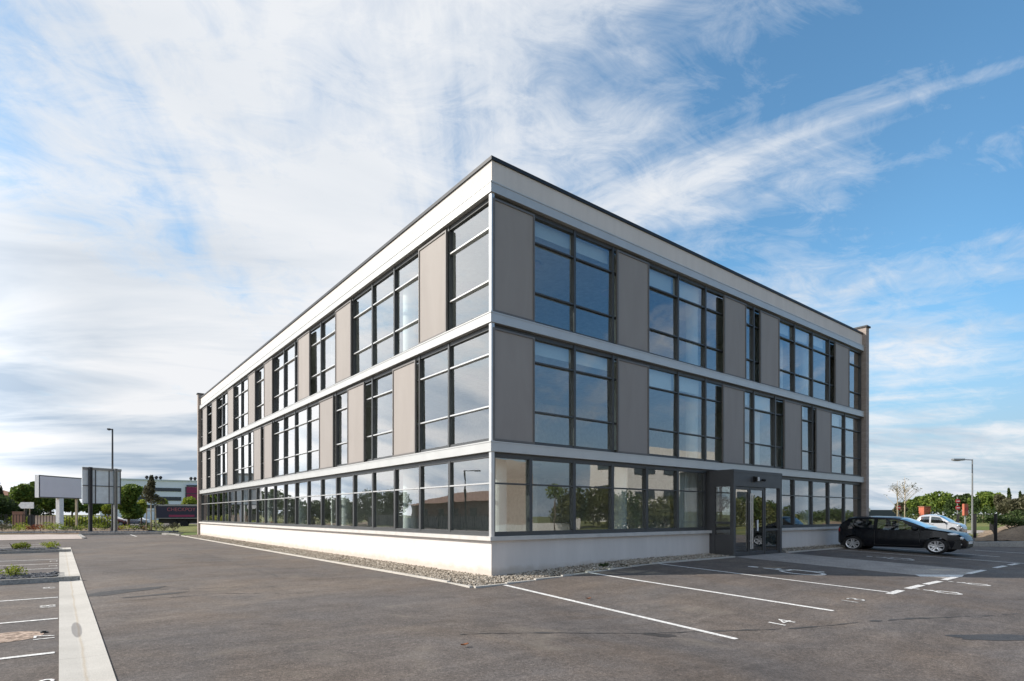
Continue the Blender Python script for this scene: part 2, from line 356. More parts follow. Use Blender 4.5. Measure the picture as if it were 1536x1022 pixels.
# gravel border, kerb
mb = MB(); drape_poly(mb, [(-1.2, -.95), (-1.2, 39), (.1, 39), (.1, -.95)], .016); drape_poly(mb, [(.1, -.95), (9.7, -.95), (9.7, .1), (.1, .1)], .016); drape_poly(mb, [(13.2, -.95), (23.8, -.95), (23.8, .1), (13.2, .1)], .016)
struct(mb.obj('gravel_border', 'gravelbed'))
mb = MB()
def kerb_run(a, b, w=.09, h=.05):
    n = int(math.hypot(b[0]-a[0], b[1]-a[1])/.98)+1
    for i in range(n):
        q = [a[k]+(b[k]-a[k])*(i+.006)/n for k in (0, 1)]; r = [a[k]+(b[k]-a[k])*(i+.994)/n for k in (0, 1)]; z = zf(*q); mb.bar(q, r, w, z-.05, z+h)
kerb_run((-1.24, -.94), (-1.24, 38.6)); kerb_run((-1.19, -.99), (9.6, -.99)); kerb_run((13.3, -.99), (24.5, -.99))
struct(mb.obj('kerb', 'concrete'))
def pebbles(rects, n, seed):
    r = np.random.default_rng(seed); ar = np.array([(b-a)*(d-c) for a, b, c, d in rects]); pr = ar/ar.sum()
    base = np.array([(1,0,0),(0,1,0),(-1,0,0),(0,-1,0),(0,0,1),(0,0,-1)], float); fc = [(0,1,4),(1,2,4),(2,3,4),(3,0,4),(1,0,5),(2,1,5),(3,2,5),(0,3,5)]
    mb = MB()
    for i in range(n):
        a, b, c, d = rects[r.choice(len(rects), p=pr)]; x, y = r.uniform(a, b), r.uniform(c, d); s = r.uniform(.013, .036); t = r.uniform(0, 6.28); ct, st = math.cos(t), math.sin(t)
        k = base*[s*r.uniform(.8, 1.5), s, s*.65]; rise = .06*(1-min(1, abs(min(x-a, b-x, y-c, d-y))/.3)) if 0 else .012
        z = zf(x, y)+.02+r.uniform(0, .035)
        mb.add([(x+q[0]*ct-q[1]*st, y+q[0]*st+q[1]*ct, z+q[2]) for q in k], fc)
    return mb
stuff(pebbles([(-1.17, .02, -.9, 16), (.0, 9.6, -.92, .02)], 22000, 3).obj('pebble', 'pebble'), 'pale pebbles strewn along the foot of the white wall', 'gravel')
stuff(pebbles([(-1.17, .02, 16, 38.6), (13.3, 23.5, -.92, .02)], 6000, 4).obj('pebble', 'pebble'), 'pale pebbles further along both walls, beyond the nearest corner', 'gravel')
# markings
def mark(a, b, label, w=.11, m='paint', group='painted bay lines'):
    mb = MB(); line(mb, a, b, w); return tag(mb.obj('parking_line', m), label, 'marking', group)
mark(P(757, 878.5), P(1105, 960), 'long white bay line starting nearest the building corner')
mark(P(884, 860), P(1250, 917.5), 'white bay line between the bays numbered 14 and 13')
mark(P(989, 846.5), P(1338, 890), 'white bay line between bay 13 and the large wheelchair symbol')
mark(P(1236, 823.8), P(1536, 846), 'white bay line on the near side of the black car')
mark(P(1300, 820.5), P(1500, 836), 'white bay line under the black car')
mark(P(190, 800.8), P(205, 805.2), 'short white bay line in front of the far kerb')
mark(P(1463, 826), P(1560, 832), 'thin white bay line beyond the nose of the black car')
for i, (x0, y0, x1, y1) in enumerate([(1334, 892, 1352, 886.5), (1361, 884, 1383, 878.6), (1388, 877.5, 1410, 872.8), (1416, 870.8, 1434, 866.2), (1452, 861.5, 1476, 856), (1492, 852.6, 1508, 849.6), (1514, 848.4, 1526, 846.2)]):
    mark(P(x0, y0), P(x1, y1), ['corner stub at the end of the bay line beside bay 13', 'first dash of the broken white line, just past bay 13', 'second dash of the broken white line near the small symbols', 'third dash of the broken white line at the end of the pale path',
        'dash of the broken white line just past the pale path', 'second last dash of the broken white line near the right edge', 'last dash of the broken white line at the right edge'][i], .15, 'paint', 'dashes of the broken white line')
mb = MB(); drape_poly(mb, [P(1372, 862.8), P(1446, 863.2), P(1443, 866.5), P(1380, 865.8)], .0155); tag(mb.obj('sunlit_band', 'paint'), 'sunlit end of the pale path painted as a solid white band', 'marking')  # white band paints in the sunlit path end, clear of the building's shadow
ground_text('bay_number', '14', P(1173, 935.5), .42, 1.3, 'painted white number 14 between the two long bay lines', group=None)
ground_text('bay_number', '13', P(1281, 902), .46, 1.3, 'worn painted number 13 in the bay next to number 14', 'oldpaint')
def wheelchair(c, s, sy, label, m, rot=0):
    kw = 1.0 if s > .5 else 1.9
    mb = MB(); cr, sr = math.cos(rot), math.sin(rot)
    def T(x, y): x, y = x*s, y*s*sy; return (c[0]+x*cr-y*sr, c[1]+x*sr+y*cr)
    def poly(pts, w=.12):
        for q, r in zip(pts, pts[1:]): line(mb, T(*q), T(*r), w*s*kw, .0145)
    poly([(math.cos(t)*.42-.05, math.sin(t)*.42-.3) for t in np.linspace(1.9, 6.5, 13)], .11)
    poly([(-.02, .55), (-.02, .05), (.36, .05), (.5, -.5), (.66, -.44)], .13); poly([(-.02, .3), (.3, .3)], .10)
    vs = [(*T(-.04+.12*math.cos(t), .78+.12*math.sin(t)), 0) for t in np.linspace(0, 6.283, 11)[:-1]]
    mb.add([(x, y, zf(x, y)+.016) for x, y, _ in vs], [tuple(range(10))])
    return tag(mb.obj('wheelchair_symbol', m), label, 'marking', 'painted wheelchair symbols')
wheelchair(P(1183, 857), 1.05, 1.25, 'large painted wheelchair symbol beside the pale path, in the shade', 'paint')
wheelchair(P(1338, 838.2), .74, 1.25, 'painted wheelchair symbol on the tarmac in front of the black car', 'paint')
wheelchair(P(1409, 888.5), .36, 1.5, 'small white wheelchair symbol beside the first dashes of the broken line', 'paint')
wheelchair(P(1456, 876.5), .34, 1.5, 'small white wheelchair symbol just past the end of the pale path', 'paint')
mb = MB(); drape_poly(mb, [(9.75, -.92), (13.15, -.92), (13.15, -7.0), (9.75, -7.0)], .0115); struct(mb.obj('entrance_path', 'paving'))
# left bays: white lines, numbers, islands
for i, (y, x1) in enumerate([(897, 87), (929, 87), (980.5, 82), (853, 87), (846, 87), (839.5, 87), (819.5, 87), (816.5, 87)]):
    b0 = P(x1, y); mark(b0, (b0[0]-6.4, b0[1]), ['white bay line nearest the first planted island at left', 'second white bay line below the planted island at left', 'nearest white bay line at bottom left', 'white bay line just behind the first planted island', 'middle white bay line between the two planted islands', 'white bay line just in front of the second planted island',
        'bay line just behind the second planted island', 'farthest white bay line before the pink footway'][i], .10)
for i, (px, py, s, sz) in enumerate([(75, 883, '19', .62), (73, 911, '18', .62), (68, 957.5, '17', .62), (62, 1029, '16', .62), (78, 860.5, '20', .6), (80, 849.5, '21', .6), (81, 842.5, '22', .6)]):
    ground_text('bay_number', s, P(px, py), sz*.52, 1.3, ['white bay number just in front of the nearer slate island', 'white bay number between the first and second bay lines at left', 'white bay number beside the cobbled patch', 'white bay number at the bottom edge, left of the concrete strip', 'bay number just behind the nearer slate island', 'middle bay number between the two slate islands', 'farthest bay number, close to the farther slate island'][i], 'paint', math.pi/2)
def island(pa, yb, depth, label):
    mb = MB(); x1, y = pa; r = MB()
    mb.box(x1-14, x1, y, y+.14, 0, .125); mb.box(x1-.14-.3, x1-.3, y+.14, y+depth-.14, 0, .124); mb.box(x1-14, x1-.3, y+depth-.14, y+depth, 0, .125)
    return struct(mb.obj('island_kerb', 'kerb')), (x1, y, depth)
isl = []
for (pxy, d) in (((107, 872.5), 1.5), ((97, 828.5), 1.6)):
    q = P(*pxy); q = (-8.2, q[1]); isl.append(island(q, 0, d, '')[1])
for (x1, y, d), w in zip(isl, ('near', 'far')):
    mb = MB(); mb.box(x1-13.9, x1-.44, y+.139, y+d-.139, .02, .115); struct(mb.obj('slate_bed', 'slate'))
def chips(x0, x1, y0, y1, z, n, seed, s0=.03, s1=.08):
    r = np.random.default_rng(seed); mb = MB(); base = np.array([(1,0,0),(0,1,0),(-1,0,0),(0,-1,0),(0,0,1),(0,0,-1)], float); fc = [(0,1,4),(1,2,4),(2,3,4),(3,0,4),(1,0,5),(2,1,5),(3,2,5),(0,3,5)]
    for _ in range(n):
        x, y = r.uniform(x0, x1), r.uniform(y0, y1); s = r.uniform(s0, s1); t = r.uniform(0, 6.28); ct, st = math.cos(t), math.sin(t); k = base*[s*1.4, s, s*.5]
        mb.add([(x+q[0]*ct-q[1]*st, y+q[0]*st+q[1]*ct, z+r.uniform(0, .03)+q[2]) for q in k], fc)
    return mb
for (x1, y, d), sd, lb in zip(isl, (5, 6), ('dark slate chips filling the nearer planted island', 'dark slate chips filling the farther planted island')):
    stuff(chips(x1-10, x1-.46, y+.17, y+d-.17, .125, 1800, sd).obj('slate_chip', 'slate'), lb, 'stones')
# cobbled manhole surround, damp spots, seams
mh = P(8, 957.5); mb = MB()
vs = [(mh[0]+.40*math.cos(t), mh[1]+.40*math.sin(t)) for t in np.linspace(0, 2*math.pi, 41)[:-1]]
mb.add([(x, y, .0122) for x, y in vs], [tuple(range(40))]); tag(mb.obj('cobble_patch', 'cobble'), 'reddish cobbled oval patch in the tarmac at bottom left', 'paving')
mb = MB(); q = P(66, 950); mb.box(q[0]-.04, q[0]+.04, q[1]-.05, q[1]+.05, .0, .022); mb.tube([(q[0], q[1], .022), (q[0], q[1], .034)], .025, 8)
tag(mb.obj('stopcock_cover', 'blackmetal'), 'small dark stopcock cover beside the cobbled patch', 'cover')
def seam(pts, w, seed, name='tar_seam', m='tar', lab='dark cracked seam crossing the tarmac in front of the bays'):
    r = np.random.default_rng(seed); mb = MB(); L = []
    for a, b in zip(pts, pts[1:]):
        a, b = np.array(a), np.array(b); k = int(np.linalg.norm(b-a)/.12)+1
        L += [a+(b-a)*i/k for i in range(k)]
    L.append(np.array(pts[-1])); off = 0; prev = None
    for i in range(len(L)-1):
        off = off*.8+r.normal(0, .012); d = L[i+1]-L[i]; d = d/np.linalg.norm(d); nn = np.array((-d[1], d[0])); ww = w*max(.05, r.normal(.5, .45))
        c = L[i]+nn*off; p0, p1 = c+nn*ww/2, c-nn*ww/2
        if prev is not None and r.random() > .12:
            vs = [(*q, zf(*q)+.0125) for q in (prev[0], p0, p1, prev[1])]; mb.add(vs, [(3, 2, 1, 0)])
        prev = (p0, p1)
    return struct(mb.obj(name, m))
seam([P(690, 953), P(900, 951), P(1040, 948), P(1190, 943), P(1330, 931), P(1480, 924), P(1560, 920)], .07, 1)
seam([P(150, 905), P(330, 892), P(480, 890)], .05, 2)
seam([P(130, 897), P(200, 886), P(300, 884), P(420, 880)], .05, 5)
def blob(c, rx, ry, rot, seed, name, label, m='stain'):
    r = np.random.default_rng(seed); mb = MB(); ph = r.uniform(0, 6.28, 4); vs = []
    for t in np.linspace(0, 2*math.pi, 37)[:-1]:
        k = 1+.12*math.sin(3*t+ph[0])+.10*math.sin(5*t+ph[1])+.06*math.sin(9*t+ph[2]); x, y = rx*k*math.cos(t), ry*k*math.sin(t)
        x, y = c[0]+x*math.cos(rot)-y*math.sin(rot), c[1]+x*math.sin(rot)+y*math.cos(rot); vs.append((x, y, zf(x, y)+.0122))
    mb.add(vs, [tuple(range(36))]); return tag(mb.obj(name, m), label, 'stain')
blob(P(1492, 957), .62, .2, -.75, 3, 'oil_stain', 'dark damp stain on the tarmac near the right edge')
seam([P(205, 806), P(290, 826), P(360, 848), P(430, 870)], .035, 11)
seam([P(150, 889), P(200, 885), P(262, 880)], .09, 12)
blob(P(185, 888), .85, .30, .5, 8, 'oil_stain', 'long dark scuffed smear on the tarmac right of the concrete strip')
blob(P(236, 893), .6, .10, .2, 9, 'oil_stain', 'smaller dark smear right of the long scuffed one')
for i_, (u_, v_, lb_) in enumerate(((-.5, 3.1, 'tiny weed in the pebbles along the long wall, nearest the corner'), (-.8, 7.4, 'small weed in the pebbles of the long wall, second from the corner'), (4.1, -.8, 'low weed at the kerb edge below the entrance side sill'))):
    WEEDS = globals().setdefault('WEEDS', []); WEEDS.append((u_, v_, lb_, i_))
blob(P(990, 954), .26, .12, -.6, 4, 'oil_stain', 'small dark stain on the cracked seam in the middle foreground')
for q, r, lb in ((P(883, 901), .05, 'curled brown dead leaf beside the long bay line'), (P(697, 972), .045, 'small brown dead leaf on the open tarmac in front')):
    mb = MB(); z = zf(*q)+.03; vs = []
    for i in range(7):
        t = i/6; w = .6*math.sin(math.pi*t)**.8*r+.002
        for sd in (-1, 0, 1): vs.append((q[0]+(t-.5)*2.6*r, q[1]+sd*w, z+(.35*r if sd else 0)+.5*r*abs(t-.5)))
    mb.add(vs, [(i*3+k, i*3+k+1, i*3+k+4, i*3+k+3) for i in range(6) for k in range(2)]); tag(mb.obj('dead_leaf', 'deadleaf'), lb, 'leaf', 'dead leaves on the tarmac')
# ================================================================ OFFICE BUILDING
LX, LY = 23.2, 38.65
B = empty('office_building', (0, 0, 0), 0, 'long three storey white office building with glass walls and taupe sliding screens', 'building')
Z1t, Z1b, Z2t, Z2b, Z3t, Z3b = 3.53, 3.26, 6.82, 6.55, 10.13, 9.86
def Lbox(mb, o0, o1, z0, z1, end=0):            # wraps both street sides, o0..o1 inwards from the band face
    mb.box(o0, LX-end, o0, o1, z0, z1); mb.box(o0, o1, o1, LY-end, z0, z1); return mb
def part(mb, name, m, parent=B, smooth=False): return mb.obj(name, m, parent, smooth)
mb = MB(); mb.box(.05, 9.72, .05, .30, -.3, .98); mb.box(.05, .30, .30, LY, -.3, .98); part(mb, 'base_wall', 'wall')
mb = MB(); mb.box(13.12, LX, .05, .30, -.3, .98); part(mb, 'base_wall', 'wall')
mb = MB(); mb.box(-.06, 9.86, -.06, .34, .982, 1.085); mb.box(-.06, .34, .34, LY, .982, 1.085); part(mb, 'window_sill', 'sill')
mb = MB(); mb.box(13.12, LX, -.06, .34, .982, 1.085); part(mb, 'window_sill', 'sill')
for z0, z1 in ((Z1b, Z1t), (Z2b, Z2t), (Z3b, Z3t)):
    mb = MB(); Lbox(mb, 0, .26, z0, z1); mb.box(.0, LX, -.012, -.0005, z1-.035, z1-.002); mb.box(-.012, -.0005, -.012, LY, z1-.035, z1-.002)
    part(mb, 'facade_band', 'band')
mb = MB(); Lbox(mb, .09, .35, Z3t, 10.715); part(mb, 'fascia', 'fascia')
mb = MB(); Lbox(mb, .05, .42, 10.717, 10.81); part(mb, 'parapet_cap', 'cap')
mb = MB(); mb.box(.36, LX-.01, .36, LY-.01, 10.2, 10.42); part(mb, 'roof', 'kerb')
# brick gable walls with dark copings
mb = MB(); mb.box(LX, LX+.36, -.09, LY+.4, -.3, 11.06); part(mb, 'gable_wall', 'brick')
mb = MB(); mb.box(-.09, LX-.002, LY, LY+.36, -.3, 11.06); part(mb, 'gable_wall', 'brick')
mb = MB(); mb.box(LX-.05, LX+.42, -.15, LY+.45, 11.062, 11.14); part(mb, 'gable_coping', 'cap')
mb = MB(); mb.box(-.15, LX-.055, LY-.05, LY+.42, 11.062, 11.14); part(mb, 'gable_coping', 'cap')
# dark head and foot rails behind the bands, corner posts
mb = MB()
for z0, z1 in ((Z1b-.10, Z1b), (Z2b-.12, Z2b), (Z3b-.12, Z3b), (Z1t, Z1t+.07), (Z2t, Z2t+.07), (1.085, 1.15)):
    Lbox(mb, .13, .262, z0, z1, .002)
part(mb, 'glazing_rail', 'frame')
for z0, z1 in ((1.085, Z1b), (Z1t, Z2b), (Z2t, Z3b)):
    mb = MB(); mb.box(.035, .135, .035, .135, z0+.001, z1-.001); part(mb, 'corner_post', 'silver')
# windows
def window(side, a, b, z0, z1, trans, mull, plane=.20, fw=.055, hide=.45, trim='frame'):
    f = MB()
    def bx(s0, s1, o0, o1, q0, q1, mb=f):
        if side == 'R': mb.box(s0, s1, o0, o1, q0, q1)
        else: mb.box(o0, o1, s0, s1, q0, q1)
    e = b+hide
    bx(a, a+fw, .125, .24, z0, z1); bx(e-fw, e, .125, .24, z0, z1)
    ms = [m for m in mull if a+.15 < m < e-.15]; cuts = [a]+ms+[e]
    for m in ms: bx(m-fw/2-.01, m+fw/2+.01, .105, .24, z0, z1)
    for q0, q1 in ((z0, z0+.05), (z1-.05, z1)):
        for c0, c1 in zip(cuts, cuts[1:]): bx(c0+fw, c1-fw, .135, .24, q0, q1)
    w = f.obj('window', M['frame'], B)
    for z in trans:
        t = MB(); bx(a+.03, e-.03, .122, .232, z-.019, z+.019, t); t.obj('transom', M['silver' if side == 'L' else 'frame'], w)  # sunlight painted in: pale transoms on the lit long side, dark on the shaded
    for c0, c1 in zip(cuts, cuts[1:]):
        g = MB(); bx(c0+fw*.5, c1-fw*.5, plane, plane+.012, z0+.02, z1-.02, g)
        # a hair of tilt, as real units have
        k = random.uniform(-.006, .006); k2 = random.uniform(-.005, .005)
        if side == 'R': g.v = [(x, y+k*(z-z0)+k2*(x-c0), z) for x, y, z in g.v]
        else: g.v = [(x+k*(z-z0)+k2*(y-c0), y, z) for x, y, z in g.v]
        g.obj('pane', M['glass'], w)
GL = [2.2+1.7*k for k in range(21)]; GR = [3.08+1.64*k for k in range(-1, 13)]; GR = [1.43, 3.07, 4.70, 6.34, 7.98, 9.60, 11.25, 12.88, 14.55, 16.2, 17.87, 19.55, 21.25]
PL3 = [(2.2, 3.8), (9.0, 10.56), (13.57, 15.17), (19.2, 20.74), (22.53, 24.07), (27.63, 29.24), (32.6, 34.22), (35.91, 37.57)]
PL2 = [(4.0, 5.55), (7.81, 9.34), (10.79, 12.38), (19.24, 20.79), (21.33, 22.87), (27.73, 29.36), (33.04, 34.64), (36.09, 37.70)]
PR3 = [(.09, 1.48), (4.79, 6.32), (10.65, 12.16), (13.21, 14.73), (19.98, 21.53)]
PR2 = [(.09, 1.48), (4.81, 6.31), (10.57, 12.05), (15.15, 16.68), (18.03, 19.58)]
def screen(side, a, b, z0, z1):
    p_, q_ = MB(), MB()
    def bx(mb, s0, s1, o0, o1, c0, c1):
        if side == 'R': mb.box(s0, s1, o0, o1, c0, c1)
        else: mb.box(o0, o1, s0, s1, c0, c1)
    w = .05
    bx(p_, a+w, b-w, .045, .065, z0+w, z1-w)
    o = p_.obj('sunscreen_panel', M['fabric'], B)
    bx(q_, a, a+w, .02, .085, z0, z1); bx(q_, b-w, b, .02, .085, z0, z1); bx(q_, a+w, b-w, .02, .085, z0, z0+w); bx(q_, a+w, b-w, .02, .085, z1-w, z1)
    q_.obj('panel_frame', M['pframe'], o)
for side, P3_, P2_, G, end in (('L', PL3, PL2, GL, LY), ('R', PR3, PR2, GR, LX)):
    for Ps, zt, zb, tr in ((P3_, Z3b, Z2t, (7.70, 9.06)), (P2_, Z2b, Z1t, (4.45, 5.80))):
        for a, b in Ps: screen(side, a, b, zb+.015, zt-.12)
        edges = [.137 if side == 'L' else None]; cur = .137
        for a, b in Ps:
            if a-cur > .15: window(side, cur, a, zb+.05, zt-.03, tr, G)
            cur = b
        window(side, cur, end-.02, zb+.05, zt-.03, tr, G, hide=0)
        # opaque backing hidden behind each screen
        bk = MB(); cs = [.0]
        for a, b in Ps:
            s0 = a+.47 if a > .2 else .14; s1 = b-.01
            if side == 'R': bk.box(s0, s1, .15, .24, zb+.07, zt-.04)
            else: bk.box(.15, .24, s0, s1, zb+.07, zt-.04)
        part(bk, 'backing_panel', 'dark')
    g0 = [.137]+G+[end-.02]
    for s0, s1 in zip(g0, g0[1:]):
        if side == 'R' and s0 > 9.5 and s1 < 14: continue
        if side == 'R' and abs(s0-12.88) < .1: s0 = 13.12
        if s1-s0 < .3: continue
        window(side, s0-(.0 if s0 < 1 else .0), s1, 1.15, Z1b-.08, (2.46,), [], hide=0)
# interior
mb = MB()
for z in (3.30, 6.60): mb.box(.27, LX-.01, .27, LY-.01, z, z+.2)
mb.box(.27, LX-.01, .27, LY-.01, 9.9, 10.1); part(mb, 'ceiling_slab', 'inceil')
mb = MB(); mb.box(.31, LX-.01, .31, LY-.01, .2, .42)
for z in (3.52, 6.82): mb.box(.31, LX-.01, .31, LY-.01, z, z+.05)
part(mb, 'interior_floor', 'infloor')
mb = MB()
for z0, z1 in ((.42, 3.3), (3.57, 6.6), (6.87, 9.9)):
    mb.box(8.0, 8.15, 7.5, LY-.5, z0, z1); mb.box(8.15, LX-.5, 7.5, 7.65, z0, z1)
    for y in (13.2, 24.3, 31.8): mb.box(.9, 8.0, y, y+.12, z0, z1)
    mb.box(16.6, 16.72, .9, 7.5, z0, z1)
part(mb, 'partition_wall', 'inwall')
for z0, z1 in ((.42, 3.3), (3.57, 6.6), (6.87, 9.9)):
    for x, y in [(.98, .98), (.98, 6.17), (.98, 11.7), (.98, 17.2), (.98, 22.7), (.98, 28.2), (.98, 33.7), (5.97, .95), (9.98, .95), (14.4, .95), (18.9, .95)]:
        mb = MB(); mb.tube([(x, y, z0), (x, y, z1)], .22, 20); part(mb, 'column', 'incol', smooth=False)
for z in (3.27, 6.57, 9.87):
    for x, y in ((3.6, 2.7), (7.4, 2.7), (3.0, 5.4), (3.0, 9.0), (12.2, 3.0), (18.5, 3.0)):
        mb = MB(); mb.tube([(x, y, z-.05), (x, y, z+.02)], .32, 20); part(mb, 'ceiling_lamp', 'signwhite')
# blinds added behind the upper panes of the entrance side to imitate ceiling reflection
for z1, wins in ((9.84, [(1.5, 4.7), (6.4, 7.9), (8.0, 9.5), (12.3, 12.8), (14.8, 16.1), (16.3, 17.8), (17.95, 19.4)]), (6.53, [(1.5, 4.7), (6.4, 7.9), (8.0, 9.5), (12.2, 12.8), (13.0, 14.5), (17.0, 17.5), (19.7, 21.1), (21.4, 22.9)])):
    for x0, x1 in wins:
        dz = random.uniform(.42, .62); mb = MB(); mb.box(x0, x1, .34, .352, z1-dz, z1-.06); mb.tube([(x0, .35, z1-.04), (x1, .35, z1-.04)], .035, 8); mb.box(x0, x1, .335, .357, z1-dz-.025, z1-dz-.001); part(mb, 'reflection_blind', 'incol')
mb = MB(); n_ = 40
vs = [(9.15-.6*i/n_*1.0, .55+.05*math.sin(i*1.9), z) for i in range(n_+1) for z in (.5, 3.2)]
mb.add(vs, [(2*i, 2*i+2, 2*i+3, 2*i+1) for i in range(n_)]+[(2*i+1, 2*i+3, 2*i+2, 2*i) for i in range(0)]); part(mb, 'curtain', 'incol')
# entrance porch
PX0, PX1, PY = 9.72, 13.08, -.90; zg = .16
mb = MB(); mb.box(PX0, PX1, PY, .2, 2.64, 3.22)
mb.box(PX0, PX0+.14, PY, PY+.14, zg-.1, 2.64); mb.box(PX1-.16, PX1, PY, PY+.14, zg-.1, 2.64)
mb.box(PX0, PX0+.12, -.16, .2, zg-.1, 2.64); mb.box(PX1-.12, PX1, -.16, .2, zg-.1, 2.64)
mb.box(PX0+.02, PX0+.10, PY+.14, -.16, zg-.1, .95); mb.box(PX0+.02, PX0+.10, PY+.14, -.16, 1.32, 1.40)
mb.box(PX1-.10, PX1-.02, PY+.14, -.16, zg-.1, .4)
mb.box(PX0-.012, PX1+.012, PY-.012, PY-.001, 3.12, 3.2)
porch = part(mb, 'entrance_porch', 'porch')
mb = MB(); mb.box(PX0+.05, PX0+.062, PY+.14, -.16, .95, 2.64); mb.obj('side_pane', M['doorglass'], porch)
mb = MB(); mb.box(PX1-.062, PX1-.05, PY+.14, -.16, .4, 2.64); mb.obj('side_pane', M['doorglass'], porch)
zd = zg+.02
def leaf(x0, x1, handle):
    mb = MB(); w = .075; y0, y1 = PY+.05, PY+.11
    mb.box(x0, x0+w, y0, y1, zd, 2.63); mb.box(x1-w, x1, y0, y1, zd, 2.63); mb.box(x0+w, x1-w, y0, y1, zd, zd+.14); mb.box(x0+w, x1-w, y0, y1, 2.53, 2.63)
    d = part(mb, 'door', 'porch'); g = MB(); g.box(x0+w, x1-w, y0+.024, y0+.036, zd+.14, 2.53); g.obj('door_pane', M['doorglass'], d)
    if handle is not None:
        h = MB(); h.tube([(handle, y0-.06, .42), (handle, y0-.06, 2.40)], .022, 10)
        for z in (.7, 2.1): h.tube([(handle, y0-.06, z), (handle, y0+.01, z)], .012, 8)
        h.obj('handle', M['silver'], d)
    return d
leaf(PX0+.15, PX0+1.12, PX0+1.20-.10); leaf(PX0+1.14, PX0+2.14, PX0+1.22)
mb = MB(); x0, x1 = PX0+2.16, PX1-.17; mb.box(x0, x0+.07, PY+.04, PY+.12, zd, 2.63); mb.box(x1-.06, x1, PY+.04, PY+.12, zd, 2.63); mb.box(x0+.07, x1-.06, PY+.04, PY+.12, 1.05, 1.12); mb.box(x0+.07, x1-.06, PY+.04, PY+.12, zd, zd+.1)
sl = part(mb, 'side_light', 'porch'); mb = MB(); mb.box(x0+.07, x1-.06, PY+.07, PY+.082, zd+.1, 2.63); mb.obj('side_light_pane', M['doorglass'], sl)
mb = MB(); mb.box(PX0+1.62, PX0+1.72, PY+.04, PY+.049, 1.05, 1.45); mb.box(PX0+1.64, PX0+1.70, PY+.03, PY+.04, 1.2, 1.27); part(mb, 'door_sticker', 'white')
mb = MB(); mb.box(11.0, 11.16, PY-.07, PY-.001, 2.82, 3.02); mb.tube([(11.08, PY-.10, 2.84), (11.08, PY-.10, 3.0)], .05, 10); wl = part(mb, 'wall_lamp', 'blackmetal')
g = MB(); g.box(11.03, 11.07, PY-.165, PY-.155, 2.85, 2.99); g.box(11.10, 11.14, PY-.165, PY-.155, 2.85, 2.99); g.obj('lamp_lens', M['white'], wl)
mb = MB(); mb.ball((11.62, PY-.08, 2.90), (.06, .07, .05)); mb.tube([(11.62, PY, 2.92), (11.55, PY-.12, 2.87)], .03, 8); part(mb, 'security_camera', 'blackmetal')
# inner back wall of the lobby
mb = MB(); mb.box(9.75, 13.05, 4.2, 4.3, .42, 3.2); part(mb, 'lobby_wall', 'inwall')
mb = MB(); mb.box(PX0+2.35, PX0+2.75, PY+.35, PY+.65, zd, 1.25); mb.box(PX0+2.33, PX0+2.77, PY+.33, PY+.67, 1.25, 1.30)
o = mb.obj('litter_bin', simple('green_grey_bin', (.10, .15, .13), .5)); tag(o, 'grey green bin standing inside the right glass of the entrance porch', 'bin')
# ================================================================ PLANTS
def leaves(mb, cen, rad, n, size, r, shell=.35):
    if size > .19: n = int(n*1.9); size *= .74
    for _ in range(n):
        d = r.normal(size=3); d /= np.linalg.norm(d); k = r.uniform(shell, 1)**.6
        c = np.array(cen)+d*np.array(rad)*k; a = r.normal(size=3); a /= np.linalg.norm(a); b = np.cross(a, r.normal(size=3)); b /= np.linalg.norm(b); s = size*r.uniform(.6, 1.4)
        mb.add([c-a*s, c+b*s*.6, c+a*s, c-b*s*.6], [(0, 1, 2, 3)])
def tree(name, label, cat, px, Y, py_top, width_px, crown_base_py, m='leaf', seed=0, n=1500, shape='round', z0=None, group=None, base=None, trunk_r=None, lobes=9, leaf=None, trunk_m='bark', bare=False):
    r = np.random.default_rng(seed+100); xy = at(px, Y) if base is None else base; z0 = zf(*xy) if z0 is None else z0
    ht = hz(py_top, Y) if py_top is not None else 0; hb = hz(crown_base_py, Y); w = width_px/F*Y/2
    return tree_m(name, label, cat, xy, z0, ht, hb, w, m, r, n, shape, group, trunk_r, lobes, leaf, trunk_m)
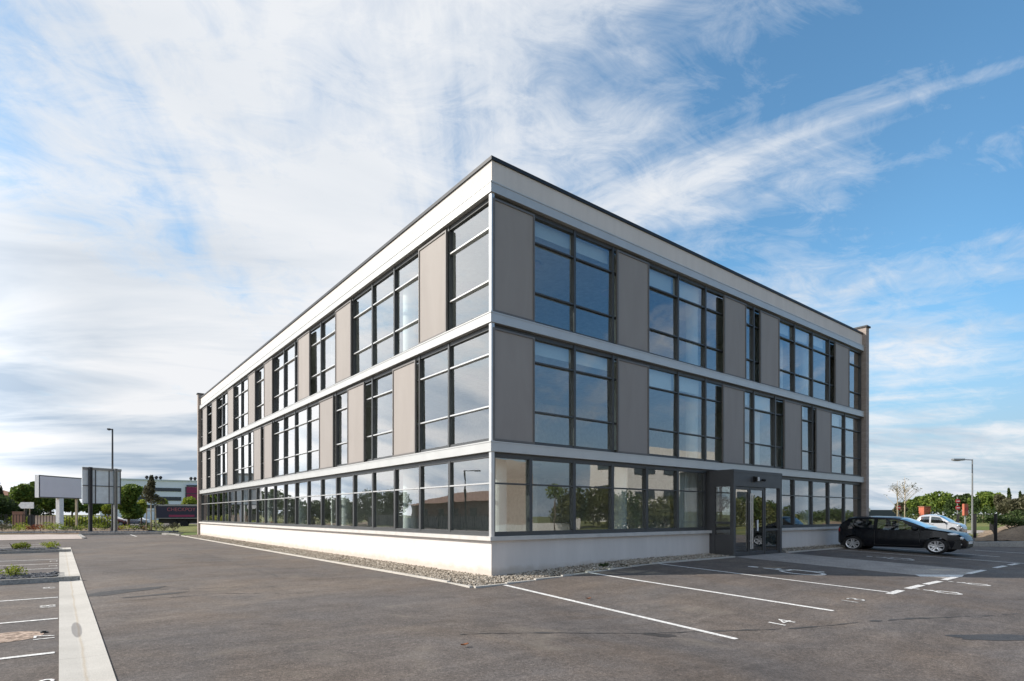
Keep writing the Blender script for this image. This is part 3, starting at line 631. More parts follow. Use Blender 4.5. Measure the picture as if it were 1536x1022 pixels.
def tree_m(name, label, cat, xy, z0, ht, hb, w, m, r, n, shape='round', group=None, trunk_r=None, lobes=9, leaf=None, trunk_m='bark'):
    o = empty(name, (xy[0], xy[1], z0), 0, label, cat, group)
    ht -= z0; hb = max(.05, hb-z0); ch = ht-hb; size = leaf or max(.05, .05*max(ch, .5)); tr = trunk_r or max(.04, .03*ht)
    t = MB(); lean = r.uniform(-.1, .1, 2)*.5
    top = (lean[0], lean[1], hb+ch*.75); t.tube([(0, 0, -.1), (lean[0]*.4, lean[1]*.4, hb*.6), (lean[0]*.7, lean[1]*.7, hb+ch*.2), top], [tr*1.25, tr, tr*.8, tr*.25], 8)
    mb = MB()
    for i in range(lobes):
        an = 6.283*i/lobes+r.uniform(-.5, .5); f = (i+.5)/lobes
        if shape == 'cone': zc = hb+ch*(.08+.84*f); rr = w*(1-f)*.85; lr = (w*(1-f)*.6+w*.12, w*(1-f)*.6+w*.12, ch/lobes*1.3); dist = rr*.45
        elif shape == 'umbrella': zc = hb+ch*r.uniform(.45, .75); dist = w*r.uniform(.2, .7); lr = (w*.4, w*.4, ch*.3)
        elif shape == 'column': zc = hb+ch*(.1+.8*f); dist = w*.25; lr = (w*.75, w*.75, ch/lobes*1.4)
        else: zc = hb+ch*(.25+.5*r.random()); dist = w*r.uniform(.15, .62); q = r.uniform(.34, .5); lr = (w*q, w*q, ch*q*.72)
        c = (math.cos(an)*dist, math.sin(an)*dist, zc)
        st = hb+(zc-hb)*.35; t.tube([(lean[0]*.7, lean[1]*.7, min(st, hb+ch*.6)), (c[0]*.5, c[1]*.5, (st+zc)/2+.03*ch), c], [tr*.45, tr*.3, tr*.1], 5)
        leaves(mb, c, lr, n//lobes, size, r)
    if shape == 'round': leaves(mb, (0, 0, hb+ch*.78), (w*.45, w*.45, ch*.22), n//lobes, size, r)
    t.obj('trunk', M[trunk_m], o, True); mb.obj('crown', M[m], o)
    return o
def shrub(label, xy, w, h, m, seed, n=160, z=None, group=None, name='shrub', size=None):
    r = np.random.default_rng(seed+500); z = zf(*xy) if z is None else z; o = empty(name, (*xy, z), 0, label, 'shrub', group)
    t = MB()
    for k in range(5):
        an = r.uniform(0, 6.28); t.tube([(0, 0, -.05), (math.cos(an)*w*.2, math.sin(an)*w*.2, h*.5), (math.cos(an)*w*.35, math.sin(an)*w*.35, h*.85)], [.015, .01, .004], 5)
    t.obj('stem', M['bark'], o); mb = MB(); size = size or max(.035, h*.09)
    for k in range(4):
        an = r.uniform(0, 6.28); d = w*.22; leaves(mb, (math.cos(an)*d, math.sin(an)*d, h*r.uniform(.4, .65)), (w*.32, w*.32, h*.38), n//4, size, r, .2)
    mb.obj('foliage', M[m], o); return o
# islands and gravel
(x1, y, d) = isl[0]; q = P(25, 866); shrub('yellow green tufted plant on the nearer slate island', (q[0], y+d*.5), .55, .30, 'lime', 1, 420, .13, size=.022)
(x1, y, d) = isl[1]
for i, px in enumerate((17, 30, 64)): q = P(px, 826); shrub(['leftmost small yellow plant on the farther slate island', 'middle thin yellow plant on the farther slate island', 'rightmost bushy yellow plant on the farther slate island'][i], (q[0]+.2, y+d*.5), .5+.4*(i == 2), .34, 'lime', 10+i, 300, .13, 'plants on the farther island', size=.035)
q = P(889, 849); shrub('small dark weed growing in the pebbles at the wall', (q[0], -.55), .42, .13, 'darkleaf', 5, 160, name='weed', size=.025)
for u_, v_, lb_, i_ in WEEDS: shrub(lb_, (u_, v_), .26, .08, 'lime' if i_ == 1 else 'olive', 90+i_, 90, name='weed', size=.02)
# bed along the far kerb
bedz = .1; k = 0
r = np.random.default_rng(12)
desc = [('low grey green', 'olive'), ('dark green', 'darkleaf'), ('reddish', 'redleaf'), ('bright green', 'leaf'), ('yellow green', 'lime')]
order = []
for i in range(26):
    px = -6+i*11.5+r.uniform(-3, 3); Y = r.uniform(52.5, 58); xy = at(px, Y); 
    pass
    c = int(r.integers(0, 5)); s = r.uniform(.8, 1.5)
    order.append((i, c, xy, s))
near = {0: 'left edge of the photo', 1: 'left end of the dark railing', 2: 'dark railing under the arrow sign', 3: 'arrow sign post', 4: 'dark railing post', 5: 'gap left of the billboard post', 6: 'foot of the billboard post', 7: 'foot of the billboard post, right side', 8: 'thin second billboard leg', 9: 'parked white car, left side',
    10: 'left post of the grey sign back', 11: 'space between the posts of the grey sign back', 12: 'middle of the grey sign back', 13: 'right post of the grey sign back', 14: 'lamp post foot', 15: 'dense green tree', 16: 'right of the dense green tree', 17: 'left stake of the young tree', 18: 'young staked tree trunk', 19: 'right of the young staked tree',
    20: 'left end of the navy trailer', 21: 'lettering of the navy trailer', 22: 'middle of the navy trailer', 23: 'right half of the navy trailer', 24: 'brick end wall of the office', 25: 'corner of the office at left'}
for i, c, xy, s in order:
    if i >= 24: continue
    shrub(f'{desc[c][0]} shrub before the {near[i]}', xy, 1.5*s, .62*s, desc[c][1], 40+i, 170, bedz, 'shrubs in the bed beyond the kerb')
def bed_chips(n, seed):
    r = np.random.default_rng(seed); mb = MB(); base = np.array([(1,0,0),(0,1,0),(-1,0,0),(0,-1,0),(0,0,1),(0,0,-1)], float); fc = [(0,1,4),(1,2,4),(2,3,4),(3,0,4),(1,0,5),(2,1,5),(3,2,5),(0,3,5)]
    A0, A1 = np.array(P(-60, 802.2)), np.array(P(250, 800.5)); dd = A1-A0; nn = np.array((-dd[1], dd[0])); nn /= np.linalg.norm(nn)
    if nn@(A0-np.array(CAM)) < 0: nn = -nn
    for _ in range(n):
        q_ = A0+dd*r.random()+nn*r.uniform(.25, 2.6); s = r.uniform(.05, .15); t = r.uniform(0, 6.28); ct, st = math.cos(t), math.sin(t); k = base*[s*1.4, s, s*.6]
        mb.add([(q_[0]+q[0]*ct-q[1]*st, q_[1]+q[0]*st+q[1]*ct, .11+q[2]) for q in k], fc)
    return mb
stuff(bed_chips(2600, 9).obj('bed_stone', 'slate'), 'grey stones scattered in the bed beyond the kerb', 'stones')
# left background trees
tree('tree', 'bushy green tree left of the white billboard', 'tree', 38, 74, 726, 44, 766, 'leaf', 1, 2600, group='trees behind the railing', leaf=.28)
tree('tree', 'tall loose green tree just left of the billboard edge', 'tree', 50, 82, 722, 20, 745, 'leaf', 2, 900, group='trees behind the railing', leaf=.25)
tree('tree', 'dark green tree under and behind the billboard', 'tree', 76, 78, 738, 52, 766, 'leaf', 3, 2200, group='trees behind the railing', leaf=.28)
tree('tree', 'green tree seen between billboard and grey sign', 'tree', 108, 80, 746, 34, 768, 'leaf', 4, 1500, group='trees behind the railing', leaf=.28)
tree('tree', 'green tree behind the left post of the grey sign', 'tree', 140, 84, 752, 34, 772, 'leaf', 5, 1500, group='trees behind the railing', leaf=.28)
tree('tree', 'small bright tree behind the right post of the grey sign', 'tree', 163, 84, 756, 22, 772, 'lime', 6, 700, group='trees behind the railing', leaf=.25)
tree('tree', 'dense dark green tree right of the grey sign', 'tree', 193, 76, 727, 38, 779, 'leaf', 7, 3200, shape='column', group='trees behind the railing', leaf=.28)
tree('tree', 'lime green tree between the dense tree and the staked one', 'tree', 212, 82, 750, 22, 776, 'lime', 8, 900, leaf=.25)
tree('tree', 'lime tree just left of the trailer', 'tree', 243, 92, 747, 22, 768, 'lime', 9, 800, leaf=.25)
tree('tree', 'lime tree above the right half of the trailer', 'tree', 284, 92, 746, 34, 768, 'lime', 10, 1100, leaf=.25)
tree('tree', 'brownish tree at the left edge before the tiled house', 'tree', -6, 84, 724, 20, 770, 'olive', 11, 900, leaf=.25)
yt = tree('young_tree', 'young dark leaved tree tied to pale stakes', 'tree', 227, 56, 713, 40, 758, 'olive', 12, 1500, 'cone', leaf=.11, trunk_m='palewood', trunk_r=.06)
mb = MB()
for dx in (-.42, .42): mb.tube([(dx, .1, 0), (dx*.85, .1, 2.3)], .045, 6)
mb.tube([(-.42, .1, 2.0), (.42, .1, 2.0)], .035, 6); mb.obj('stake', M['palewood'], yt)
# long hedge behind the railing (individual clumps reading as one mass)
mb = MB(); rr = np.random.default_rng(31)
for i in range(44):
    q = at(22+i*3.3, 70); leaves(mb, (q[0], q[1], .75), (1.0, .7, .85), 60, .16, rr, .2)
stuff(mb.obj('hedge', 'lime'), 'yellow green clipped hedge running behind the dark railing', 'hedge')
# railing
def railing(a, b, h, label, z=0.1, gap=.16, nm='railing', posts=2.4):
    o = empty(nm, (a[0], a[1], z), math.atan2(b[1]-a[1], b[0]-a[0]), label, 'fence'); L = math.hypot(b[0]-a[0], b[1]-a[1])
    m = MB(); m.box(0, L, -.02, .02, h-.06, h-.02); m.box(0, L, -.02, .02, .12, .16); k = 0
    while k < L: m.box(k-.022, k+.022, -.012, .012, .1, h); k += gap
    m.obj('bars', M['blackmetal'], o)
    k = 0
    while k <= L: pm = MB(); pm.box(k-.04, k+.04, -.04, .04, -.1, h+.05); pm.obj('post', M['blackmetal'], o); k += posts
    return o
railing(at(-30, 59), at(82, 60), 1.55, 'black bar railing running left of the billboard post', gap=.28)
railing(at(95, 60.5), at(165, 62), 1.45, 'black bar railing between the billboard post and the grey sign', gap=.28)
mb = MB(); q = at(47, 60.5); mb.box(q[0]-.3, q[0]+.3, q[1]-.2, q[1]+.2, 0, 1.5); mb.box(q[0]-.34, q[0]+.34, q[1]-.24, q[1]+.24, 1.5, 1.56); tag(mb.obj('meter_cabinet', 'darkpost'), 'dark meter cabinet beside the arrow sign post', 'cabinet')
mb = MB(); a, b = at(51, 66), at(84, 66); mb.bar(a, b, .2, 0, 1.45); mb.bar(a, b, .3, 1.45, 1.52); tag(mb.obj('garden_wall', 'beige'), 'pale yellowish low wall behind the railing left of the billboard', 'wall')
mb = MB(); a, b = at(20, 68), at(36, 68); mb.bar(a, b, .3, 0, 1.9); mb.bar(a, b, .4, 1.9, 2.0); tag(mb.obj('gate_pillar', 'terra'), 'brownish gate pillar below the arrow sign', 'wall')
# billboard
a, b = np.array(at(58.2, 56)), np.array(at(122.5, 61)); d = (b-a)/np.linalg.norm(b-a); nrm = np.array((-d[1], d[0]))
bb = empty('billboard', (a[0], a[1], 0), math.atan2(d[1], d[0]), 'blank white billboard box on a thick white post', 'billboard'); L = float(np.linalg.norm(b-a))
zt, zb = hz(712.5, 56), hz(746.5, 56); m = MB(); m.box(0, L, 0, .42, zb, zt); m.obj('sign_box', M['signside'], bb)
m = MB(); m.box(.12, L-.12, -.012, -.001, zb+.1, zt-.1); m.obj('sign_face', M['signwhite'], bb)
m = MB(); m.box(.0, L, -.03, -.0005, zt-.09, zt); m.box(.0, L, -.03, -.0005, zb, zb+.08); m.box(0, .1, -.03, -.0005, zb+.08, zt-.09); m.obj('sign_frame', M['darkpost'], bb)
m = MB(); m.box(L*.46, L*.46+.5, .0, .4, 0, zb); m.obj('post', M['signside'], bb)
m = MB(); m.box(L*.90, L*.90+.16, .1, .3, 0, zb); m.obj('post', M['palewood'], bb)
# grey sign seen from behind
a, b = np.array(at(123.3, 50)), np.array(at(181.3, 52.8)); d = (b-a)/np.linalg.norm(b-a); L = float(np.linalg.norm(b-a))
gs = empty('sign_board', (a[0], a[1], 0), math.atan2(d[1], d[0]), 'large grey sign board seen from behind on two steel posts', 'sign'); zt, zb = hz(700.5, 50), hz(756, 50)
m = MB(); m.box(0, L, 0, .06, zb, zt); m.obj('board', M['signback'], gs)
m = MB(); m.box(-.02, L+.02, -.08, -.001, zt-.2, zt); m.obj('top_rail', M['greymetal'], gs)
m = MB(); m.box(0, L, -.05, -.001, (zt+zb)/2-.03, (zt+zb)/2+.03); m.box(0, L, -.05, -.001, zb, zb+.06)
for t in (.33, .68, .985): m.box(L*t-.03, L*t+.03, -.048, -.001, zb+.06, zt-.2)
m.obj('batten', M['darkpost'], gs)
for t in (.17, .82):
    m = MB(); m.box(L*t-.12, L*t-.05, -.28, -.09, 0, zt+.02); m.box(L*t-.05, L*t+.08, -.21, -.16, 0, zt+.02); m.box(L*t+.08, L*t+.14, -.28, -.09, 0, zt+.02); m.obj('post', M['greymetal'] if t > .5 else M['darkpost'], gs)
    m = MB(); m.box(L*t-.2, L*t+.22, -.32, -.05, 0, .12); m.obj('post_foot', M['greymetal'], gs)
# arrow sign
xy = at(44, 62); o = empty('arrow_sign', (*xy, 0), -A, 'small white pointed sign on a slim pole, pointing left', 'sign'); m = MB()
z1, z0 = hz(753.5, 62), hz(763, 62); zc = (z0+z1)/2; pts = [(-1.16, zc), (-.85, z0), (.5, z0), (.5, z1), (-.85, z1)]
m.add([(x, -.05, z) for x, z in pts]+[(x, .0, z) for x, z in pts], [(0, 1, 2, 3, 4), (9, 8, 7, 6, 5)]+[(i, (i+1) % 5+0, (i+1) % 5+5, i+5) for i in range(5)]); m.obj('sign_plate', M['signside'], o)
m = MB(); m.tube([(0, .05, -.1), (0, .05, z1)], .05, 8); m.obj('pole', M['palewood'], o)
# street lamps
def lamp(px, Y, py, arm, label, m, r0=.09, double=False, thick=.05):
    xy = at(px, Y); z = zf(*xy) if Y < 40 else .05; ht = hz(py, Y)-z; o = empty('street_lamp', (*xy, z), -A, label, 'street lamp')
    t = MB(); t.tube([(0, 0, 0), (0, 0, ht*.5), (0, 0, ht)], [r0, r0*.8, r0*.6], 10); t.obj('pole', M[m], o)
    t = MB(); t.tube([(0, 0, ht-.06), (-arm*.7, 0, ht-.02)], thick, 8); t.obj('arm', M[m], o)
    t = MB(); t.box(-arm*1.25, -arm*.55, -.14, .14, ht-.10, ht+.03); t.ball((-arm*1.0, 0, ht-.10), (arm*.28, .13, .05)); t.obj('lamp_head', M[m], o)
    t = MB(); t.tube([(0, 0, 0), (0, 0, .35)], r0*1.5, 10); t.obj('base', M[m], o)
lamp(168.7, 53, 643.5, .33, 'dark grey lamp post rising behind the grey sign board', 'darkpost', .11)
lamp(1458.5, 42, 689, 1.15, 'pale steel street lamp with a long arm pointing left', 'greymetal', .07, thick=.035)
# trailer
q = at(233, 72); q2 = at(330, 74); d = math.atan2(q2[1]-q[1], q2[0]-q[0]); tr_ = empty('trailer', (*q, 0), d, 'navy curtain sided trailer with pink lettering behind the bed', 'trailer')
z1, z0 = hz(758, 72), hz(777.5, 72); L = 8.6
m = MB(); m.box(0, L, .02, 2.4, z0, z1-.1); m.obj('curtain_side', M['navy'], tr_)
m = MB(); m.box(-.1, L+.1, -.05, 2.45, z1-.1, z1+.12); m.box(-.1, L, -.05, .02, z0-.06, z0+.03); m.box(-.12, .06, -.05, .02, .1, z1); m.box(4.9, 5.05, -.05, .02, .1, z1); m.obj('chassis_frame', M['greymetal'], tr_)
m = MB(); m.box(.2, L, .5, 1.9, .55, z0-.06); m.obj('underbody', M['trim'], tr_)
for x in (2.0, 3.2, 6.6): m = MB(); m.tube([(x, .1, .5), (x, .45, .5)], .48, 18); m.obj('wheel', M['tyre'], tr_)
vs, fs = text_shape('CHECKPOY', .62); m = MB(); m.add([(x+2.9, -.0, y+z1-.55) for x, y, _ in vs], fs); m.obj('lettering', M['pinkletter'], tr_)
m = MB(); m.box(1.5, 4.4, -.004, .015, z0+.15, z0+.42); m.obj('lettering_band', M['magenta'], tr_)
# far white and magenta works building
def farbox(name, label, px0, px1, Y0, Y1, pytop, depth, wallm, cat='building', z0=0):
    a, b = np.array(at(px0, Y0)), np.array(at(px1, Y1)); d = (b-a)/np.linalg.norm(b-a); L = float(np.linalg.norm(b-a)); ht = hz(pytop, Y0)
    o = empty(name, (a[0], a[1], 0), math.atan2(d[1], d[0]), label, cat); m = MB(); m.box(0, L, 0, depth, z0, ht); m.obj('wall', M[wallm], o)
    return o, L, ht
o, L, ht = farbox('works_building', 'pale blue and white works building with dark window strips', 150, 330, 150, 165, 719, 25, 'farwhite')
m = MB(); m.box(0, L, -.25, 25, ht, ht+.35); m.obj('roof_edge', M['fargrey'], o)
for z0, z1 in ((hz(735.5, 150), hz(730, 150)), (hz(750, 150), hz(744, 150)), (hz(762, 150), hz(757, 150))):
    m = MB(); m.box(L*.02, L*.655, -.15, -.01, z0, z1); m.obj('window', M['fardark'], o)
m = MB(); m.box(L*.70, L, -.5, -.01, 2, hz(731, 162)); m.obj('magenta_panel', M['magenta'], o)
m = MB(); m.box(L*.69, L*.70, -.55, -.01, 1, hz(731, 162)); m.box(L*.70, L, -.55, -.51, hz(741, 160), hz(740, 160)); m.box(L*.70, L, -.6, -.01, hz(729.5, 160), hz(727.5, 160)); m.obj('panel_frame', M['fardark'], o)
for px in (217, 224.5, 231.5, 238, 286, 292.5):
    t = (px-150)/180*1.0; x = L*t*.985; m = MB(); m.tube([(x, 2, ht), (x, 2, ht+1.0)], .25, 8); m.ball((x, 2, ht+1.0), .45, 10, 8); m.obj('roof_vent', M['trim'], o, True)
o, L, ht = farbox('tiled_house', 'brownish house with tiled roof at the left edge', -40, 30, 105, 112, 742, 9, 'terra')
m = MB(); h2 = ht+1.6; m.add([(-.5, -.5, ht), (L+.5, -.5, ht), (L+.5, 9.5, ht), (-.5, 9.5, ht), (2, 4.5, h2), (L-2, 4.5, h2)], [(0, 1, 5, 4), (1, 2, 5), (2, 3, 4, 5), (3, 0, 4), (3, 2, 1, 0)]); m.obj('roof', M['tile'], o)
for k in range(3): m = MB(); m.box(L*(.3+.22*k), L*(.3+.22*k)+.9, -.06, -.005, 1.2, 2.6); m.obj('window', M['fardark'], o)
# ================================================================ CARS
def car(label, xy, z, rz, xs, paint, L=3.6, W=1.65, HT=1.47, seed=0, step=.045, group=None, simple_=False):
    """hatchback, front towards +x; xs stretches lengths"""
    o = empty('parked_car', (*xy, z), rz, label, 'car', group)
    xr, xf = -.52, 2.37+.71; R = .295; hw = W/2; wb = (0, 2.37)
    def lerp(t, pts):
        if t <= pts[0][0]: return pts[0][1]
        for (a, b), (c, d) in zip(pts, pts[1:]):
            if t <= c: return b+(d-b)*((t-a)/(c-a))
        return pts[-1][1]
    top_pts = [(xr, .92), (xr+.05, 1.05), (xr+.16, 1.22), (xr+.33, 1.41), (xr+.5, 1.455), (.55, HT), (1.15, 1.45), (1.45, 1.385), (1.75, 1.23), (2.12, 1.01), (2.25, .965), (2.6, .90), (2.85, .82), (2.98, .72), (xf, .52)]
    belt_pts = [(xr, .88), (xr+.1, .93), (.1, .93), (1.0, .90), (1.8, .90), (2.12, .95), (2.25, .93), (2.6, .86), (2.85, .78), (2.98, .68), (xf, .50)]
    hw_pts = [(xr, hw*.72), (xr+.08, hw*.86), (xr+.3, hw*.96), (0, hw), (2.3, hw), (2.65, hw*.95), (2.9, hw*.82), (3.0, hw*.7), (xf, hw*.5)]
    sill_pts = [(xr, .34), (xr+.15, .24), (0, .2), (2.6, .2), (2.95, .22), (xf, .3)]
    xs_ = [xr+(xf-xr)*i/int((xf-xr)/step) for i in range(int((xf-xr)/step)+1)]
    NS, NU, NT = 9, 8, 6; ring = []
    for x in xs_:
        zt, zb, w = lerp(x, top_pts), lerp(x, belt_pts), lerp(x, hw_pts); zs = lerp(x, sill_pts)
        for c in wb:
            dx = abs(x-c)
            if dx < R+.055: zs = max(zs, R+math.sqrt((R+.055)**2-dx*dx))
        zt = max(zt, zb+.015); cab = zt-zb; re = zb+cab*.86 if cab > .1 else zb+cab*.5; wr = w-(re-zb)*.38-.01; pts = []
        for i in range(NS+1):
            t = i/NS; q = zs+(zb-zs)*t; rel = (q-.2)/.75; yy = w*(1-.055*(1-min(1, rel*2.2))**2-.05*max(0, rel-.45)**1.3*2)
            if abs(q-.74) < .03: yy -= .0
            pts.append((x, yy, q))
        y0 = pts[-1][1]
        for i in range(1, NU+1): t = i/NU; pts.append((x, y0+(wr-y0)*t-.0+.02*math.sin(math.pi*t), zb+(re-zb)*t))
        y1 = pts[-1][1]
        for i in range(1, NT+1): t = i/NT; pts.append((x, y1*(1-t), re+(zt-re)*math.sin(t*math.pi/2)**.8))
        ring.append(pts)
    # classify faces
    parts = {'body': MB(), 'glass': MB(), 'trim': MB()}
    n = NS+NU+NT+1
    def isglass(x, k, q):
        zt, zb = lerp(x, top_pts), lerp(x, belt_pts)
        if NS <= k < NS+NU:
            t = (k-NS+.5)/NU
            if zt-zb < .14: return False
            if t > .86 or t < .06: return False
            fr = 2.02-.62*t; bk = xr+.34+.16*t
            if bk < x < .62 or .74 < x < fr-.06: return True if not (.62 <= x <= .74) else False
            return False
        if k >= NS+NU:
            if 1.36 < x < 2.08: return True
            if xr+.07 < x < xr+.30: return True
        return False
    for sgn in (1, -1):
        for part_, keep in (('body', False), ('glass', True)):
            mb = parts[part_]; base = {}
            for i in range(len(xs_)-1):
                for k in range(n-1):
                    xm = (xs_[i]+xs_[i+1])/2; q = ring[i][k][2]
                    if isglass(xm, k, q) != keep: continue
                    idx = []
                    for (a, b) in ((i, k), (i+1, k), (i+1, k+1), (i, k+1)):
                        if (a, b) not in base:
                            base[(a, b)] = len(mb.v); x, yy, zz = ring[a][b]; mb.v.append((x*xs, yy*sgn, zz))
                        idx.append(base[(a, b)])
                    mb.f.append(tuple(idx if sgn < 0 else idx[::-1]))
    # nose and tail end caps
    for ri, sg in ((ring[0], 1), (ring[-1], -1)):
        pts = [(p[0]*xs, p[1], p[2]) for p in ri]+[(p[0]*xs, -p[1], p[2]) for p in ri[::-1][1:]]
        parts['body'].add(pts, [tuple(range(len(pts))) if sg > 0 else tuple(range(len(pts)))[::-1]])
    parts['body'].obj('body', paint, o, True); parts['glass'].obj('window', M['carglass'], o, True)
    tb = MB(); tb.box((xr+.1)*xs, (xf-.12)*xs, -hw*.86, hw*.86, .2, .52); tb.box(-.05*xs, 1.9*xs, -hw*.8, hw*.8, .5, .6); tb.obj('underbody', M['trim'], o)
    # cabin: seats, steering side
    st = MB()
    for yy in (-.36, .36):
        for x in (.25, 1.0): st.box((x-.1)*xs, (x+.02)*xs, yy-.22, yy+.22, .5, 1.08); st.box((x-.08)*xs, (x)*xs, yy-.12, yy+.12, 1.08, 1.26); st.box((x-.05)*xs, (x+.4)*xs, yy-.22, yy+.22, .5, .7)
    st.obj('seat', M['trim'], o)
    for c in wb:
        for sg in (1, -1):
            y0, y1 = sg*(hw-.2), sg*(hw-.015); wh = MB(); N = 28; vs = []
            prof = [(R*.62, y1-sg*.02), (R*.72, y1), (R*.94, y1-sg*.005), (R, y1-sg*.04), (R, y0), (R*.6, y0)]
            for i in range(N):
                t = 2*math.pi*i/N
                for rr, yy in prof: vs.append(((c+rr*math.cos(t))*xs, yy, R+rr*math.sin(t)))
            m_ = len(prof); wh.add(vs, [(i*m_+k, ((i+1) % N)*m_+k, ((i+1) % N)*m_+k+1, i*m_+k+1) for i in range(N) for k in range(m_-1)])
            w_ = wh.obj('wheel', M['tyre'], o, True); rm = MB(); yi = y1-sg*.05
            for i in range(N):
                t, t2 = 2*math.pi*i/N, 2*math.pi*(i+1)/N
                q = [((c+rr*math.cos(a))*xs, yy, R+rr*math.sin(a)) for rr, yy, a in ((R*.62, y1-sg*.01, t), (R*.62, y1-sg*.01, t2), (R*.73, y1+sg*.004, t2), (R*.73, y1+sg*.004, t))]; rm.add(q, [(0, 1, 2, 3)])
            for i in range(5):
                a = 2*math.pi*i/5+.3; ca, sa = math.cos(a), math.sin(a)
                def W_(rr, off, yy): return ((c+rr*ca-off*sa)*xs, yy, R+rr*sa+off*ca)
                q = [W_(.03, -.045, y1-sg*.012), W_(R*.66, -.062, y1-sg*.004), W_(R*.66, -.012, y1-sg*.004), W_(.04, -.0, y1-sg*.02), W_(.04, .0, y1-sg*.02), W_(R*.66, .012, y1-sg*.004), W_(R*.66, .062, y1-sg*.004), W_(.03, .045, y1-sg*.012)]
                rm.add(q, [(0, 1, 2, 3), (4, 5, 6, 7)])
            rm.tube([(c*xs, yi, R), (c*xs, y1+sg*.002, R)], .045, 12)
            rm.obj('rim', M['rim'], w_)
            bk = MB(); vs = [((c+R*.62*math.cos(2*math.pi*i/20))*xs, y1-sg*.06, R+R*.62*math.sin(2*math.pi*i/20)) for i in range(20)]; bk.add(vs, [tuple(range(20))]); bk.obj('brake_disc', M['trim'], w_)
    for sg in (1, -1):
        h = MB(); h.ball((2.73*xs, sg*hw*.84, .765), (.19*xs, .085, .06), 14, 8); h.obj('headlight', M['lamp'], o, True)
        h = MB(); h.ball((2.95*xs, sg*hw*.68, .62), (.07*xs, .085, .075), 12, 8); h.obj('fog_lamp', M['lamp'], o, True)
        h = MB(); h.ball(((xr+.06)*xs, sg*hw*.72, .86), (.05*xs, .09, .13), 10, 8); h.obj('tail_light', M['redlamp'], o, True)
        h = MB(); h.ball((1.80*xs, sg*(hw+.07), .97), (.08*xs, .10, .07), 10, 8); h.tube([(1.80*xs, sg*(hw-.04), .93), (1.80*xs, sg*(hw+.04), .95)], .03, 6); h.obj('door_mirror', M['trim'] if not simple_ else paint, o, True)
        h = MB(); h.box(.66*xs, .68*xs, sg*(hw*.999), sg*(hw*1.003), .3, .9); h.box(1.93*xs, 1.945*xs, sg*(hw*.999), sg*(hw*1.003), .42, .9); h.box(.66*xs, 1.945*xs, sg*(hw*.995), sg*(hw*1.0), .285, .30); h.obj('door_seam', M['trim'], o)
        h = MB(); h.box(.78*xs, .92*xs, sg*(hw-.012), sg*(hw+.02), .80, .825); h.obj('door_handle', paint, o)
    h = MB(); h.box((xf-.10)*xs, (xf+.012)*xs, -.26, .26, .40, .50); h.obj('number_plate', M['white'], o)
    h = MB(); h.box((xf-.22)*xs, (xf-.02)*xs, -.45, .45, .25, .38); h.obj('grille', M['trim'], o)
    h = MB(); h.box((xf-.22)*xs, (xf-.10)*xs, -.66, -.45, .36, .41); h.box((xf-.22)*xs, (xf-.10)*xs, .45, .66, .36, .41); h.obj('bumper_trim', M['rim'], o)
    return o
rw, fw_ = P(1279, 824.3), P(1404.5, 833.8)
dy = fw_[1]-rw[1]; dx = fw_[0]-rw[0]
xs_car = math.hypot(dx, dy)/2.37; print('car', rw, fw_, xs_car)
yaw = math.atan2(dy, dx); sx, sy = math.sin(yaw), -math.cos(yaw)
cx, cy = rw[0]-math.sin(yaw)*.80, rw[1]+math.cos(yaw)*.80   # near (right-hand) side wheels stand on rw
car('black three door hatchback parked nose out by the office wall', (cx, cy), zf(rw[0], rw[1]-1)-.0, yaw, xs_car, M['blackpaint'], step=.03)
q = at(1387, 40); car('white hatchback half hidden behind the nose of the black car', q, .17, -math.radians(88), .74, M['whitepaint'], HT=1.5)
g = 'cars in the street at left'
q = at(128, 78); car('white hatchback parked behind the left sign post', q, .05, -A, 1.3, M['whitepaint'], group=g, step=.09, simple_=True)
q = at(154, 82); car('dark red car parked right of the white hatchback', q, .05, -A+.2, 1.1, M['redpaint'], group=g, step=.09, simple_=True)
q = at(-6, 82); car('pale blue car at the left edge behind the railing', q, .05, -A, 1.2, M['silverpaint'], group=g, step=.09, simple_=True)
q = at(188, 86); car('grey car behind the bed right of the lamp post', q, .05, -A+.1, 1.1, M['silverpaint'], group=g, step=.09, simple_=True)
mb = MB(); drape_poly(mb, [at(-60, 74), at(310, 74), at(310, 98), at(-60, 98)], .012, 8); struct(mb.obj('road', 'asphalt'))
# ================================================================ RIGHT BACKGROUND
# kerb and verge beyond the bays
k0, k1 = P(1462, 815.5), P(1600, 821.5); mb = MB()
mb.bar((k0[0]-4, k0[1]+.0), k1, .45, .0, .30)
struct(mb.obj('verge_kerb', 'kerb'))
# sloping earth bank at the right
def bank():
    mb = MB(); a, b = np.array(P(1466, 814)), np.array(P(1640, 820)); d = (b-a)/np.linalg.norm(b-a); n = np.array((-d[1], d[0])); 
    if n @ (a-np.array(CAM)) < 0: n = -n
    ray = np.array(at(1478, 1))-np.array(CAM); ray /= np.linalg.norm(ray); KK = float(ray@d/(ray@n)); print('KK', KK); rr = np.random.default_rng(8); NX, NY = 50, 26; vs = []; L = np.linalg.norm(b-a)*1.6
    for i in range(NX+1):
        for j in range(NY+1):
            s_, t_ = i/NX*L, j/NY*22; s_ += max(0, t_*KK); p = a+d*s_+n*(t_+.25); h = .80*sstep(t_/2.6)*sstep((s_-t_*KK)/2.6)+rr.uniform(-.03, .05); vs.append((p[0], p[1], .2+h*(1-.6*sstep((t_-14)/8))))
    mb.add(vs, [(i*(NY+1)+j, (i+1)*(NY+1)+j, (i+1)*(NY+1)+j+1, i*(NY+1)+j+1) for i in range(NX) for j in range(NY)])
    return struct(mb.obj('earth_bank', 'soil', smooth=True)), a, d, n
_, ba, bd, bn = bank()
ray = np.array(at(1478, 1))-np.array(CAM); KB = float(ray@bd/(ray@bn))
rr = np.random.default_rng(77)
